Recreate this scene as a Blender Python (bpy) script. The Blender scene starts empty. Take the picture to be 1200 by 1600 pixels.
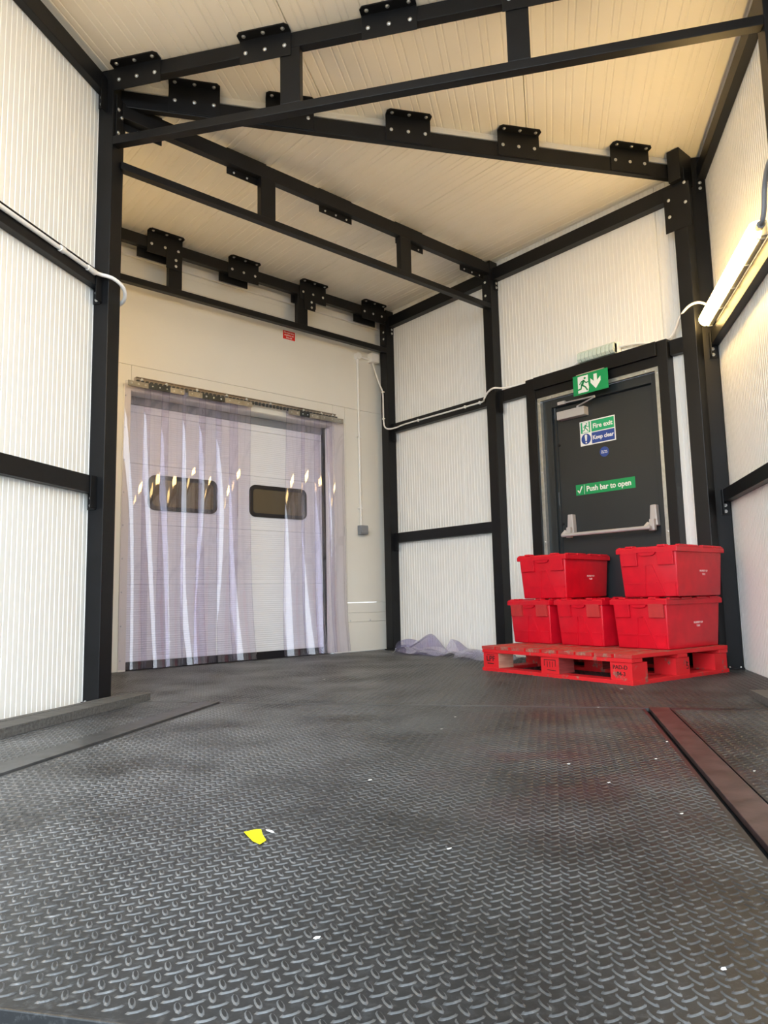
import bpy, bmesh, math, random
import numpy as np
from mathutils import Matrix, Vector

random.seed(7)
rng = np.random.default_rng(7)
SC = bpy.context.scene
COL = SC.collection

# ---------------------------------------------------------------- camera
cam_d = bpy.data.cameras.new('camera')
cam = bpy.data.objects.new('camera', cam_d)
COL.objects.link(cam)
F_PX, ROLL, HOR, YAW, CAM_H = 1109.4, math.radians(1.26), 132.3, math.radians(41.1), 0.505
cam_d.sensor_fit = 'HORIZONTAL'
cam_d.sensor_width = 36.0
cam_d.lens = F_PX / 1200.0 * 36.0
cam_d.clip_start = 0.02
cam_d.clip_end = 400
PITCH = math.atan(HOR / F_PX)
# heading YAW clockwise from +Y, then pitch up, then roll
Rm = Matrix.Rotation(-YAW, 4, 'Z') @ Matrix.Rotation(math.pi / 2 + PITCH, 4, 'X') @ Matrix.Rotation(-ROLL, 4, 'Z')
cam.matrix_world = Matrix.Translation((0, 0, CAM_H)) @ Rm
SC.camera = cam

# ---------------------------------------------------------------- sky and exposure
W = bpy.data.worlds.new('sky')
SC.world = W
W.use_nodes = True
nt = W.node_tree
nt.nodes.clear()
out = nt.nodes.new('ShaderNodeOutputWorld')
bg = nt.nodes.new('ShaderNodeBackground')
tc = nt.nodes.new('ShaderNodeTexCoord')
sep = nt.nodes.new('ShaderNodeSeparateXYZ')
rmp = nt.nodes.new('ShaderNodeValToRGB')
rmp.color_ramp.elements[0].position = 0.0
rmp.color_ramp.elements[0].color = (0.84, 0.93, 1.0, 1)
rmp.color_ramp.elements[1].position = 0.7
rmp.color_ramp.elements[1].color = (0.74, 0.87, 1.0, 1)
nt.links.new(tc.outputs['Generated'], sep.inputs[0])
nt.links.new(sep.outputs['Z'], rmp.inputs[0])
nt.links.new(rmp.outputs[0], bg.inputs[0])
nt.links.new(bg.outputs[0], out.inputs[0])
bg.inputs[1].default_value = 5.0
SC.view_settings.view_transform = 'Standard'
SC.view_settings.look = 'None'
SC.view_settings.gamma = 1.0
SC.view_settings.use_curve_mapping = False
SC.view_settings.exposure = 0.36
LAMP_STRENGTH = 36.0
LAMP_COLOR = (1.0, 0.645, 0.225)
SC.cycles.transparent_max_bounces = 40
SC.cycles.max_bounces = 10
SC.cycles.diffuse_bounces = 6

# ---------------------------------------------------------------- frames
WORLD = Matrix.Identity(4)
RA = math.radians(54.1)
# pod frame: x = n (to the right across the pod), y = r (into the pod), z up
POD = Matrix(((math.cos(RA), math.sin(RA), 0, 0), (-math.sin(RA), math.cos(RA), 0, 0), (0, 0, 1, 0), (0, 0, 0, 1)))

def rotz(a): return Matrix.Rotation(a, 4, 'Z')
def T(x, y, z): return Matrix.Translation((x, y, z))
def face_mX(x, y, z):
    """u to the viewer's right (-Y), v up, normal -X"""
    return Matrix(((0, 0, -1, x), (-1, 0, 0, y), (0, 1, 0, z), (0, 0, 0, 1)))
def face_mY(x, y, z):
    """u = +X, v up, normal -Y"""
    return Matrix(((1, 0, 0, x), (0, 0, -1, y), (0, 1, 0, z), (0, 0, 0, 1)))

# ---------------------------------------------------------------- materials
MATS = {}
def node_mat(name):
    m = bpy.data.materials.new(name)
    m.use_nodes = True
    n = m.node_tree.nodes
    b = n['Principled BSDF']
    MATS[name] = m
    return m, m.node_tree, b

def simple(name, col, rough=0.5, metal=0.0, noise=0.06, scale=8.0, bump=0.0, bscale=200.0, spec=0.5, stretch=None, coat=0):
    m, t, b = node_mat(name)
    b.inputs['Roughness'].default_value = rough
    b.inputs['Metallic'].default_value = metal
    b.inputs['Specular IOR Level'].default_value = spec
    if coat: b.inputs['Coat Weight'].default_value = coat
    co = t.nodes.new('ShaderNodeTexCoord')
    mp = t.nodes.new('ShaderNodeMapping')
    if stretch: mp.inputs['Scale'].default_value = stretch
    t.links.new(co.outputs['Object'], mp.inputs[0])
    nz = t.nodes.new('ShaderNodeTexNoise')
    nz.inputs['Scale'].default_value = scale
    nz.inputs['Detail'].default_value = 4
    t.links.new(mp.outputs[0], nz.inputs[0])
    r = t.nodes.new('ShaderNodeValToRGB')
    r.color_ramp.elements[0].position = 0.3
    r.color_ramp.elements[1].position = 0.7
    r.color_ramp.elements[0].color = tuple(c * (1 - noise) for c in col) + (1,)
    r.color_ramp.elements[1].color = tuple(min(1, c * (1 + noise)) for c in col) + (1,)
    t.links.new(nz.outputs[0], r.inputs[0])
    t.links.new(r.outputs[0], b.inputs['Base Color'])
    if bump:
        n2 = t.nodes.new('ShaderNodeTexNoise')
        n2.inputs['Scale'].default_value = bscale
        t.links.new(mp.outputs[0], n2.inputs[0])
        bp = t.nodes.new('ShaderNodeBump')
        bp.inputs['Strength'].default_value = bump
        bp.inputs['Distance'].default_value = 0.002
        t.links.new(n2.outputs[0], bp.inputs['Height'])
        t.links.new(bp.outputs[0], b.inputs['Normal'])
    return m

M_STEEL = simple('black_steel', (0.0055, 0.0062, 0.0078), 0.42, 0, 0.25, 6, 0.15, 60, spec=0.30)
M_PANEL = simple('white_panel', (0.86, 0.845, 0.795), 0.36, 0, 0.012, 3, spec=0.5)
M_CEIL = simple('white_ceiling_panel', (0.84, 0.81, 0.735), 0.42, 0, 0.02, 3)
M_BWALL = simple('white_smooth_sheet', (0.79, 0.765, 0.695), 0.4, 0, 0.02, 1.6)
M_FLASH = simple('white_flashing', (0.82, 0.80, 0.74), 0.22, 0, 0.02, 3, spec=0.6)
M_WHITE_PL = simple('white_plastic', (0.88, 0.87, 0.84), 0.4, 0, 0.02, 6)
M_GREY_PL = simple('grey_plastic', (0.22, 0.235, 0.26), 0.45, 0, 0.03, 6)
M_ZINC = simple('zinc', (0.68, 0.69, 0.68), 0.32, 0.9, 0.1, 40)
M_GALV = simple('galvanised_angle', (0.50, 0.53, 0.52), 0.38, 0.75, 0.12, 30)
M_STAIN = simple('stainless', (0.42, 0.37, 0.33), 0.22, 1.0, 0.15, 20)
M_STAIN_D = simple('stainless_clamp', (0.42, 0.40, 0.36), 0.3, 0.9, 0.2, 12)
M_STAIN_B = simple('stainless_dark', (0.09, 0.10, 0.11), 0.25, 0.9, 0.2, 12)
M_DOORW = simple('white_door_panel', (0.86, 0.87, 0.89), 0.42, 0, 0.02, 2)
M_DOORG = simple('anthracite_door', (0.017, 0.023, 0.027), 0.42, 0, 0.06, 4, 0.06, 120)
M_RUBBER = simple('black_rubber', (0.008, 0.008, 0.011), 0.5, 0, 0.1, 20)
M_SILVER = simple('silver_paint', (0.47, 0.45, 0.44), 0.42, 0.15, 0.03, 10)
M_RED = simple('red_plastic', (0.60, 0.005, 0.019), 0.34, 0, 0.10, 14, 0.05, 90, spec=0.45)
M_RED2 = simple('faded_red_plastic', (0.48, 0.03, 0.03), 0.5, 0, 0.10, 30)
M_GREEN = simple('sign_green', (0.0, 0.30, 0.095), 0.35, 0, 0.02, 10)
M_GREEN2 = simple('sign_bright_green', (0.006, 0.40, 0.165), 0.35, 0, 0.02, 10)
M_BLUE = simple('sign_blue', (0.012, 0.06, 0.30), 0.35, 0, 0.02, 10)
M_SWHITE = simple('sign_white', (0.84, 0.85, 0.82), 0.4, 0, 0.01, 10)
M_SRED = simple('sign_red', (0.68, 0.012, 0.01), 0.4, 0, 0.02, 10)
M_PRINT = simple('black_print', (0.03, 0.006, 0.006), 0.7, 0, 0.2, 60)
M_PRINTW = simple('white_print', (0.85, 0.62, 0.62), 0.6, 0, 0.05, 60)
M_YEL = simple('yellow_label', (0.90, 0.80, 0.004), 0.45, 0, 0.06, 60)
M_PAPER = simple('paper_scrap', (0.75, 0.73, 0.68), 0.6, 0, 0.05, 60)
M_STRIP = simple('worn_flat_bar', (0.070, 0.071, 0.072), 0.42, 0.3, 0.35, 18, 0.2, 80)
M_STRIP_R = simple('red_scuffed_flat_bar', (0.060, 0.037, 0.035), 0.42, 0.2, 0.45, 14, 0.2, 80)
M_CHARCOAL = simple('dark_gap', (0.004, 0.004, 0.005), 0.7)
M_GROUND = simple('yard_asphalt', (0.11, 0.11, 0.11), 0.9, 0, 0.15, 2)
M_FACADE = simple('grey_facade_cladding', (0.09, 0.095, 0.10), 0.6, 0, 0.1, 2)

def worn_wood(name, base, dark, red=None, thr=0.5):
    m, t, b = node_mat(name)
    b.inputs['Roughness'].default_value = 0.65
    co = t.nodes.new('ShaderNodeTexCoord')
    mp = t.nodes.new('ShaderNodeMapping'); mp.inputs['Scale'].default_value = (1.5, 14, 14)
    t.links.new(co.outputs['Object'], mp.inputs[0])
    nz = t.nodes.new('ShaderNodeTexNoise'); nz.inputs['Scale'].default_value = 6; nz.inputs['Detail'].default_value = 8
    t.links.new(mp.outputs[0], nz.inputs[0])
    r = t.nodes.new('ShaderNodeValToRGB')
    r.color_ramp.elements[0].position = 0.35; r.color_ramp.elements[1].position = 0.7
    r.color_ramp.elements[0].color = (*dark, 1); r.color_ramp.elements[1].color = (*base, 1)
    t.links.new(nz.outputs[0], r.inputs[0])
    src = r.outputs[0]
    if red:
        n2 = t.nodes.new('ShaderNodeTexNoise'); n2.inputs['Scale'].default_value = 13; n2.inputs['Detail'].default_value = 10
        n2.inputs['Roughness'].default_value = 0.7
        t.links.new(co.outputs['Object'], n2.inputs[0])
        r2 = t.nodes.new('ShaderNodeValToRGB')
        r2.color_ramp.elements[0].position = thr; r2.color_ramp.elements[1].position = thr + 0.07
        t.links.new(n2.outputs[0], r2.inputs[0])
        mx = t.nodes.new('ShaderNodeMix'); mx.data_type = 'RGBA'
        mx.inputs['A'].default_value = (*red, 1)
        t.links.new(r2.outputs[0], mx.inputs['Factor'])
        t.links.new(src, mx.inputs['B'])
        src = mx.outputs['Result']
    t.links.new(src, b.inputs['Base Color'])
    bp = t.nodes.new('ShaderNodeBump'); bp.inputs['Strength'].default_value = 0.3; bp.inputs['Distance'].default_value = 0.002
    t.links.new(nz.outputs[0], bp.inputs['Height']); t.links.new(bp.outputs[0], b.inputs['Normal'])
    return m
M_PALLET = worn_wood('red_painted_wood', (0.42, 0.20, 0.14), (0.20, 0.04, 0.035), (0.66, 0.008, 0.014), 0.57)
M_PALLET_TOP = worn_wood('worn_red_deck_wood', (0.42, 0.24, 0.17), (0.30, 0.08, 0.06), (0.45, 0.035, 0.03), 0.50)
M_RAW = worn_wood('raw_block_wood', (0.62, 0.36, 0.25), (0.45, 0.22, 0.15))
M_RAWRED = worn_wood('stained_block_wood', (0.35, 0.06, 0.05), (0.22, 0.03, 0.03))
M_TIMBER = worn_wood('grey_weathered_timber', (0.125, 0.122, 0.115), (0.062, 0.060, 0.057))

def tread_mat(name, base, rough, metal, light, lo=0.6, hi=1.25):
    """dusty steel: fine scratches, broad worn and dark patches, a darker right half, a red-brown tinted area"""
    m, t, b = node_mat(name)
    co = t.nodes.new('ShaderNodeTexCoord')
    n1 = t.nodes.new('ShaderNodeTexNoise'); n1.inputs['Scale'].default_value = 2.8; n1.inputs['Detail'].default_value = 6
    n2 = t.nodes.new('ShaderNodeTexNoise'); n2.inputs['Scale'].default_value = 55; n2.inputs['Detail'].default_value = 6; n2.inputs['Roughness'].default_value = 0.75
    t.links.new(co.outputs['Object'], n1.inputs[0]); t.links.new(co.outputs['Object'], n2.inputs[0])
    r1 = t.nodes.new('ShaderNodeValToRGB')
    r1.color_ramp.elements[0].position = 0.35; r1.color_ramp.elements[1].position = 0.68
    r1.color_ramp.elements[0].color = tuple(c * lo for c in base) + (1,)
    r1.color_ramp.elements[1].color = tuple(c * hi for c in base) + (1,)
    t.links.new(n1.outputs[0], r1.inputs[0])
    r2 = t.nodes.new('ShaderNodeValToRGB')
    r2.color_ramp.elements[0].position = 0.50; r2.color_ramp.elements[1].position = 0.75
    t.links.new(n2.outputs[0], r2.inputs[0])
    mx = t.nodes.new('ShaderNodeMix'); mx.data_type = 'RGBA'
    mx.inputs['B'].default_value = (*light, 1)
    ml = t.nodes.new('ShaderNodeMath'); ml.operation = 'MULTIPLY'; ml.inputs[1].default_value = 0.75
    t.links.new(r2.outputs[0], ml.inputs[0])
    t.links.new(ml.outputs[0], mx.inputs['Factor']); t.links.new(r1.outputs[0], mx.inputs['A'])
    # base colour darker towards the right half, edge broken by noise
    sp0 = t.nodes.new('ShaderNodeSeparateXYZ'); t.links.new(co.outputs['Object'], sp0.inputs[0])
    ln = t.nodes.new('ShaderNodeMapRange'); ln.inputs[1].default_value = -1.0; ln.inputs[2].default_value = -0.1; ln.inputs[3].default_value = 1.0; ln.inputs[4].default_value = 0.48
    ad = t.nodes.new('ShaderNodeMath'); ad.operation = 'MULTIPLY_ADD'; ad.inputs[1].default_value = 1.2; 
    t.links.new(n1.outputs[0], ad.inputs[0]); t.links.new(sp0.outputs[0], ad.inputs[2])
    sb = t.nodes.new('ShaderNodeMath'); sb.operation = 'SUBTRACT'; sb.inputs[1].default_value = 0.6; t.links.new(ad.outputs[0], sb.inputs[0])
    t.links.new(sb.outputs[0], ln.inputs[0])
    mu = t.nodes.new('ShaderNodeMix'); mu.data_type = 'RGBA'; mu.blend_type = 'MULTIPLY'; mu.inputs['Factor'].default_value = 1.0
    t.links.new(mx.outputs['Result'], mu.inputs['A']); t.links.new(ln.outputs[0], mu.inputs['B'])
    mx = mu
    # red-brown tint in broken patches on the steel (in front of the pallet, right half of the pod)
    sp = t.nodes.new('ShaderNodeSeparateXYZ'); t.links.new(co.outputs['Object'], sp.inputs[0])
    def band(sock, a0, a1, b0, b1):
        q = t.nodes.new('ShaderNodeMapRange'); q.inputs[1].default_value = a0; q.inputs[2].default_value = a1; t.links.new(sock, q.inputs[0])
        p = t.nodes.new('ShaderNodeMapRange'); p.inputs[1].default_value = b1; p.inputs[2].default_value = b0; t.links.new(sock, p.inputs[0])
        u = t.nodes.new('ShaderNodeMath'); u.operation = 'MULTIPLY'; t.links.new(q.outputs[0], u.inputs[0]); t.links.new(p.outputs[0], u.inputs[1])
        return u.outputs[0]
    bx_ = band(sp.outputs[0], -0.45, -0.05, 0.45, 0.62)
    by_ = band(sp.outputs[1], 1.5, 2.2, 3.5, 4.2)
    n3 = t.nodes.new('ShaderNodeTexNoise'); n3.inputs['Scale'].default_value = 4.0; n3.inputs['Detail'].default_value = 5
    t.links.new(co.outputs['Object'], n3.inputs[0])
    r3 = t.nodes.new('ShaderNodeValToRGB'); r3.color_ramp.elements[0].position = 0.45; r3.color_ramp.elements[1].position = 0.68
    t.links.new(n3.outputs[0], r3.inputs[0])
    u1 = t.nodes.new('ShaderNodeMath'); u1.operation = 'MULTIPLY'; t.links.new(bx_, u1.inputs[0]); t.links.new(by_, u1.inputs[1])
    u2 = t.nodes.new('ShaderNodeMath'); u2.operation = 'MULTIPLY'; t.links.new(u1.outputs[0], u2.inputs[0]); t.links.new(r3.outputs[0], u2.inputs[1])
    u3 = t.nodes.new('ShaderNodeMath'); u3.operation = 'MULTIPLY'; u3.inputs[1].default_value = 0.6; t.links.new(u2.outputs[0], u3.inputs[0])
    m2 = t.nodes.new('ShaderNodeMix'); m2.data_type = 'RGBA'; m2.inputs['B'].default_value = (0.060, 0.016, 0.020, 1)
    t.links.new(u3.outputs[0], m2.inputs['Factor']); t.links.new(mx.outputs['Result'], m2.inputs['A'])
    t.links.new(m2.outputs['Result'], b.inputs['Base Color'])
    b.inputs['Metallic'].default_value = metal
    rr = t.nodes.new('ShaderNodeMapRange'); rr.inputs[3].default_value = rough - 0.08; rr.inputs[4].default_value = rough + 0.14
    t.links.new(n1.outputs[0], rr.inputs[0]); t.links.new(rr.outputs[0], b.inputs['Roughness'])
    bp = t.nodes.new('ShaderNodeBump'); bp.inputs['Strength'].default_value = 0.22; bp.inputs['Distance'].default_value = 0.0012
    t.links.new(n2.outputs[0], bp.inputs['Height']); t.links.new(bp.outputs[0], b.inputs['Normal'])
    return m
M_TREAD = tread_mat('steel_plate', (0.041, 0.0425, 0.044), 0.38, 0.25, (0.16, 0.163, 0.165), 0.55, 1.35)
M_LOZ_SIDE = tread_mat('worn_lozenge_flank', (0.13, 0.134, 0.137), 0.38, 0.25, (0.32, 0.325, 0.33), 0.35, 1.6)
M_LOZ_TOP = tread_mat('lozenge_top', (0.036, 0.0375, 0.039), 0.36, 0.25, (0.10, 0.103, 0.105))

def pvc_mat(name, tint, haze, hazecol):
    m = bpy.data.materials.new(name); m.use_nodes = True
    t = m.node_tree; t.nodes.clear()
    o = t.nodes.new('ShaderNodeOutputMaterial')
    tr = t.nodes.new('ShaderNodeBsdfTransparent'); tr.inputs[0].default_value = (*tint, 1)
    df = t.nodes.new('ShaderNodeBsdfDiffuse'); df.inputs[0].default_value = (*hazecol, 1)
    gl = t.nodes.new('ShaderNodeBsdfGlossy'); gl.inputs['Roughness'].default_value = 0.03
    co = t.nodes.new('ShaderNodeTexCoord')
    mp = t.nodes.new('ShaderNodeMapping'); mp.inputs['Scale'].default_value = (1, 1, 0.35)
    nz = t.nodes.new('ShaderNodeTexNoise'); nz.inputs['Scale'].default_value = 9; nz.inputs['Detail'].default_value = 3
    t.links.new(co.outputs['Object'], mp.inputs[0]); t.links.new(mp.outputs[0], nz.inputs[0])
    bp = t.nodes.new('ShaderNodeBump'); bp.inputs['Strength'].default_value = 0.16; bp.inputs['Distance'].default_value = 0.006
    t.links.new(nz.outputs[0], bp.inputs['Height']); t.links.new(bp.outputs[0], gl.inputs['Normal'])
    lw = t.nodes.new('ShaderNodeLayerWeight'); lw.inputs['Blend'].default_value = 0.5
    t.links.new(bp.outputs[0], lw.inputs['Normal'])
    pw_ = t.nodes.new('ShaderNodeMath'); pw_.operation = 'POWER'; pw_.inputs[1].default_value = 4.5
    t.links.new(lw.outputs['Facing'], pw_.inputs[0])
    fr = t.nodes.new('ShaderNodeMapRange'); fr.inputs[3].default_value = 0.045; fr.inputs[4].default_value = 0.75
    t.links.new(pw_.outputs[0], fr.inputs[0])
    m1 = t.nodes.new('ShaderNodeMixShader'); m1.inputs[0].default_value = haze
    t.links.new(tr.outputs[0], m1.inputs[1]); t.links.new(df.outputs[0], m1.inputs[2])
    m2 = t.nodes.new('ShaderNodeMixShader')
    t.links.new(fr.outputs[0], m2.inputs[0]); t.links.new(m1.outputs[0], m2.inputs[1]); t.links.new(gl.outputs[0], m2.inputs[2])
    t.links.new(m2.outputs[0], o.inputs[0])
    MATS[name] = m
    return m
M_PVC = pvc_mat('clear_pvc', (0.955, 0.945, 0.985), 0.022, (0.80, 0.78, 0.92))
M_FILM = pvc_mat('crumpled_clear_pvc', (0.90, 0.89, 0.965), 0.09, (0.74, 0.72, 0.90))
M_PVC_EDGE = pvc_mat('pvc_cut_edge', (0.45, 0.42, 0.62), 0.10, (0.4, 0.38, 0.55))

def emit_mat(name, col, s):
    m, t, b = node_mat(name)
    b.inputs['Base Color'].default_value = (0.85, 0.82, 0.75, 1)
    b.inputs['Emission Color'].default_value = (*col, 1)
    b.inputs['Emission Strength'].default_value = s
    b.inputs['Roughness'].default_value = 0.4
    return m
M_LAMP = emit_mat('lit_diffuser', LAMP_COLOR, LAMP_STRENGTH)
M_LAMP_DIM = emit_mat('dimmer_lit_diffuser', LAMP_COLOR, LAMP_STRENGTH * 0.42)
M_LENS = simple('frosted_lens', (0.62, 0.72, 0.64), 0.25, 0, 0.03, 60)
m_, t_, b_ = node_mat('door_glass')
b_.inputs['Base Color'].default_value = (0.16, 0.125, 0.075, 1); b_.inputs['Roughness'].default_value = 0.08  # brown base colour stands in for the room reflected in the glass
b_.inputs['Transmission Weight'].default_value = 0.2
M_GLASS = m_

# ---------------------------------------------------------------- geometry helpers
ROOTM = {}
class MB:
    def __init__(s): s.v = []; s.f = []; s.mi = []; s.m = 0
    def add(s, vs, fs):
        k = len(s.v); s.v += [tuple(v) for v in vs]
        for f in fs: s.f.append(tuple(i + k for i in f)); s.mi.append(s.m)
        return s
    def box(s, x0, x1, y0, y1, z0, z1, m=None):
        vs = [(x0, y0, z0), (x1, y0, z0), (x1, y1, z0), (x0, y1, z0), (x0, y0, z1), (x1, y0, z1), (x1, y1, z1), (x0, y1, z1)]
        if m is not None: vs = [m @ Vector(v) for v in vs]
        return s.add(vs, [(0, 3, 2, 1), (4, 5, 6, 7), (0, 1, 5, 4), (1, 2, 6, 5), (2, 3, 7, 6), (3, 0, 4, 7)])
    def prism(s, pts, z0, z1, m=None):
        """pts 2D ccw, extruded z0..z1 (in the frame m)"""
        n = len(pts)
        vs = [(p[0], p[1], z0) for p in pts] + [(p[0], p[1], z1) for p in pts]
        if m is not None: vs = [m @ Vector(v) for v in vs]
        fs = [tuple(range(n - 1, -1, -1)), tuple(range(n, 2 * n))] + [(i, (i + 1) % n, n + (i + 1) % n, n + i) for i in range(n)]
        return s.add(vs, fs)
    def tube(s, pts, r, seg=10, cap=True):
        P = [Vector(p) for p in pts]; rings = []; n = len(P); prev = None
        for i, p in enumerate(P):
            d = (P[min(i + 1, n - 1)] - P[max(i - 1, 0)]).normalized()
            if prev is None:
                a = d.orthogonal().normalized()
            else:
                a = (prev - d * prev.dot(d)).normalized()
            prev = a; b = d.cross(a)
            rr = r[i] if isinstance(r, (list, tuple)) else r
            rings.append([p + (a * math.cos(2 * math.pi * k / seg) + b * math.sin(2 * math.pi * k / seg)) * rr for k in range(seg)])
        vs = [v for q in rings for v in q]
        fs = [(i * seg + k, i * seg + (k + 1) % seg, (i + 1) * seg + (k + 1) % seg, (i + 1) * seg + k) for i in range(n - 1) for k in range(seg)]
        if cap: fs += [tuple(range(seg - 1, -1, -1)), tuple((n - 1) * seg + k for k in range(seg))]
        return s.add(vs, fs)
    def build(s, name, mat, parent=None, frame=WORLD, bevel=0.0, smooth=False, sharp=35):
        root = parent
        while root is not None and root.parent is not None: root = root.parent
        inv = ROOTM[root.name].inverted() if root is not None else WORLD
        mm = inv @ frame
        me = bpy.data.meshes.new(name)
        me.from_pydata([tuple(mm @ Vector(v)) for v in s.v], [], s.f)
        for m in (mat if isinstance(mat, (list, tuple)) else [mat]): me.materials.append(m)
        me.polygons.foreach_set('material_index', s.mi)
        if bevel:
            b = bmesh.new(); b.from_mesh(me)
            eds = [e for e in b.edges if e.is_manifold and len(e.link_faces) == 2 and e.calc_face_angle(0) > 0.7]
            bmesh.ops.bevel(b, geom=eds, offset=bevel, segments=2, profile=0.6, affect='EDGES', clamp_overlap=True)
            b.to_mesh(me); b.free()
        if smooth:
            me.polygons.foreach_set('use_smooth', [True] * len(me.polygons))
            try: me.set_sharp_from_angle(angle=math.radians(sharp))
            except Exception: pass
        me.update()
        o = bpy.data.objects.new(name, me)
        COL.objects.link(o)
        if parent is not None: o.parent = parent
        else: ROOTM[o.name] = WORLD
        return o

def thing(name, label, cat, m=WORLD, group=None, kind=None):
    o = bpy.data.objects.new(name, None)
    o.empty_display_size = 0.1
    COL.objects.link(o)
    o.matrix_world = m
    ROOTM[o.name] = m.copy()
    if label: o['label'] = label
    if cat: o['category'] = cat
    if group: o['group'] = group
    if kind: o['kind'] = kind
    return o
def tag(o, label=None, cat=None, group=None, kind=None):
    if label: o['label'] = label
    if cat: o['category'] = cat
    if group: o['group'] = group
    if kind: o['kind'] = kind
    return o
def inst(name, me, parent, world_m):
    o = bpy.data.objects.new(name, me); COL.objects.link(o); o.parent = parent
    root = parent
    while root.parent is not None: root = root.parent
    o.matrix_local = ROOTM[root.name].inverted() @ world_m
    return o
def copy_tree(o, parent=None):
    c = o.copy(); COL.objects.link(c)
    if parent is not None: c.parent = parent
    for ch in list(o.children): copy_tree(ch, c)
    return c

def bez(pts, n=8):
    """smooth path through points (Catmull-Rom)"""
    P = [Vector(p) for p in pts]; out = []
    for i in range(len(P) - 1):
        a = P[max(i - 1, 0)]; b = P[i]; c = P[i + 1]; d = P[min(i + 2, len(P) - 1)]
        for k in range(n):
            t = k / n
            out.append(0.5 * ((2 * b) + (c - a) * t + (2 * a - 5 * b + 4 * c - d) * t * t + (3 * b - a - 3 * c + d) * t ** 3))
    out.append(P[-1]); return out

def text_obj(name, body, size, mat, parent, m, depth=0.0006, align='CENTER', bold=0.0, sx=1.0, spacing=1.0):
    cu = bpy.data.curves.new('txt', 'FONT')
    cu.body = body; cu.size = size; cu.extrude = depth; cu.align_x = align; cu.align_y = 'CENTER'
    cu.offset = bold; cu.space_line = spacing; cu.resolution_u = 3
    tmp = bpy.data.objects.new('txt', cu); COL.objects.link(tmp)
    dg = bpy.context.evaluated_depsgraph_get(); dg.update()
    me = bpy.data.meshes.new_from_object(tmp.evaluated_get(dg))
    bpy.data.objects.remove(tmp); bpy.data.curves.remove(cu)
    root = parent
    while root.parent is not None: root = root.parent
    me.transform(ROOTM[root.name].inverted() @ m @ Matrix.Diagonal((sx, 1, 1, 1)))
    me.materials.clear(); me.materials.append(mat)
    me.name = name
    o = bpy.data.objects.new(name, me); COL.objects.link(o); o.parent = parent
    return o

# bolt: domed hex head on a washer, axis +Z from the surface
def bolt_mesh(name, r=0.0085):
    b = MB()
    n = 10
    prof = [(r * 1.35, 0), (r * 1.35, 0.0018), (r, 0.0020), (r * 0.95, 0.006), (r * 0.5, 0.0078)]
    vs = []; fs = []
    for (q, z) in prof:
        vs += [(q * math.cos(2 * math.pi * k / n), q * math.sin(2 * math.pi * k / n), z) for k in range(n)]
    for i in range(len(prof) - 1):
        fs += [(i * n + k, i * n + (k + 1) % n, (i + 1) * n + (k + 1) % n, (i + 1) * n + k) for k in range(n)]
    fs.append(tuple((len(prof) - 1) * n + k for k in range(n)))
    me = bpy.data.meshes.new(name); me.from_pydata(vs, [], fs); me.materials.append(M_ZINC); me.update()
    return me
BOLT = bolt_mesh('bolt_head')
BOLT_S = bolt_mesh('small_bolt_head', 0.0055)
def aim(p, d):
    """matrix at p whose +Z looks along d"""
    return T(*p) @ Vector(d).to_track_quat('Z', 'Y').to_matrix().to_4x4()
def bolt(parent, frame, p, d, me=None):
    w = frame @ Vector(p); dd = frame.to_3x3() @ Vector(d)
    return inst('bolt', me or BOLT, parent, aim(w, dd))

# ---------------------------------------------------------------- key sizes
RIB = 0.033
CE_F, CE_B = 3.487, 3.372                  # ceilings: front pod, part by the building
NL, NR = -2.338, 1.175                     # inner faces of pod side walls (pod x)
R0 = 0.80                                  # open end of the pod (pod y)
XA, YB = 4.63, 5.28                        # wall with the fire door, building wall
XLB = 1.27
DA, DB = Vector((1.39, 3.75)), Vector((4.55, 2.10))   # slanted beam, front face line
dd_ = (DB - DA).normalized(); DN = Vector((-dd_.y * -1, dd_.x * -1))
DN = Vector((dd_.y, -dd_.x))               # towards the camera side
def d_line_y(x, off=0.0):                  # world y of the slanted line shifted back by off
    p = DA - DN * off
    return p.y + (x - p.x) * dd_.y / dd_.x
def d_line_r(n, off=0.0):                  # pod r of the slanted line at pod n
    p = POD.inverted() @ Vector((DA.x - DN.x * off, DA.y - DN.y * off, 0)); d = POD.inverted().to_3x3() @ Vector((dd_.x, dd_.y, 0))
    return p.y + (n - p.x) * d.y / d.x

def rib_profile(a, b, pitch=RIB, depth=0.0030, pattern=None, seam0=True, seam1=True):
    """(u, d) points: d > 0 is recessed behind the face"""
    pts = []
    if seam0: pts += [(a, 0.02), (a + 0.0015, 0.006), (a + 0.004, 0.0)]
    else: pts += [(a, 0.0)]
    k0 = math.ceil((a + 0.008) / pitch)
    u = k0 * pitch
    while u < b - 0.010:
        if pattern == 'ceil' and k0 % 3 == 2:
            k0 += 1; u = k0 * pitch; continue
        g = pitch * 0.16
        pts += [(u - g, 0.0), (u - g * 0.5, depth), (u + g * 0.5, depth), (u + g, 0.0)]
        k0 += 1; u = k0 * pitch
    if seam1: pts += [(b - 0.004, 0.0), (b - 0.0015, 0.006), (b, 0.02)]
    else: pts += [(b, 0.0)]
    return pts

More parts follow.
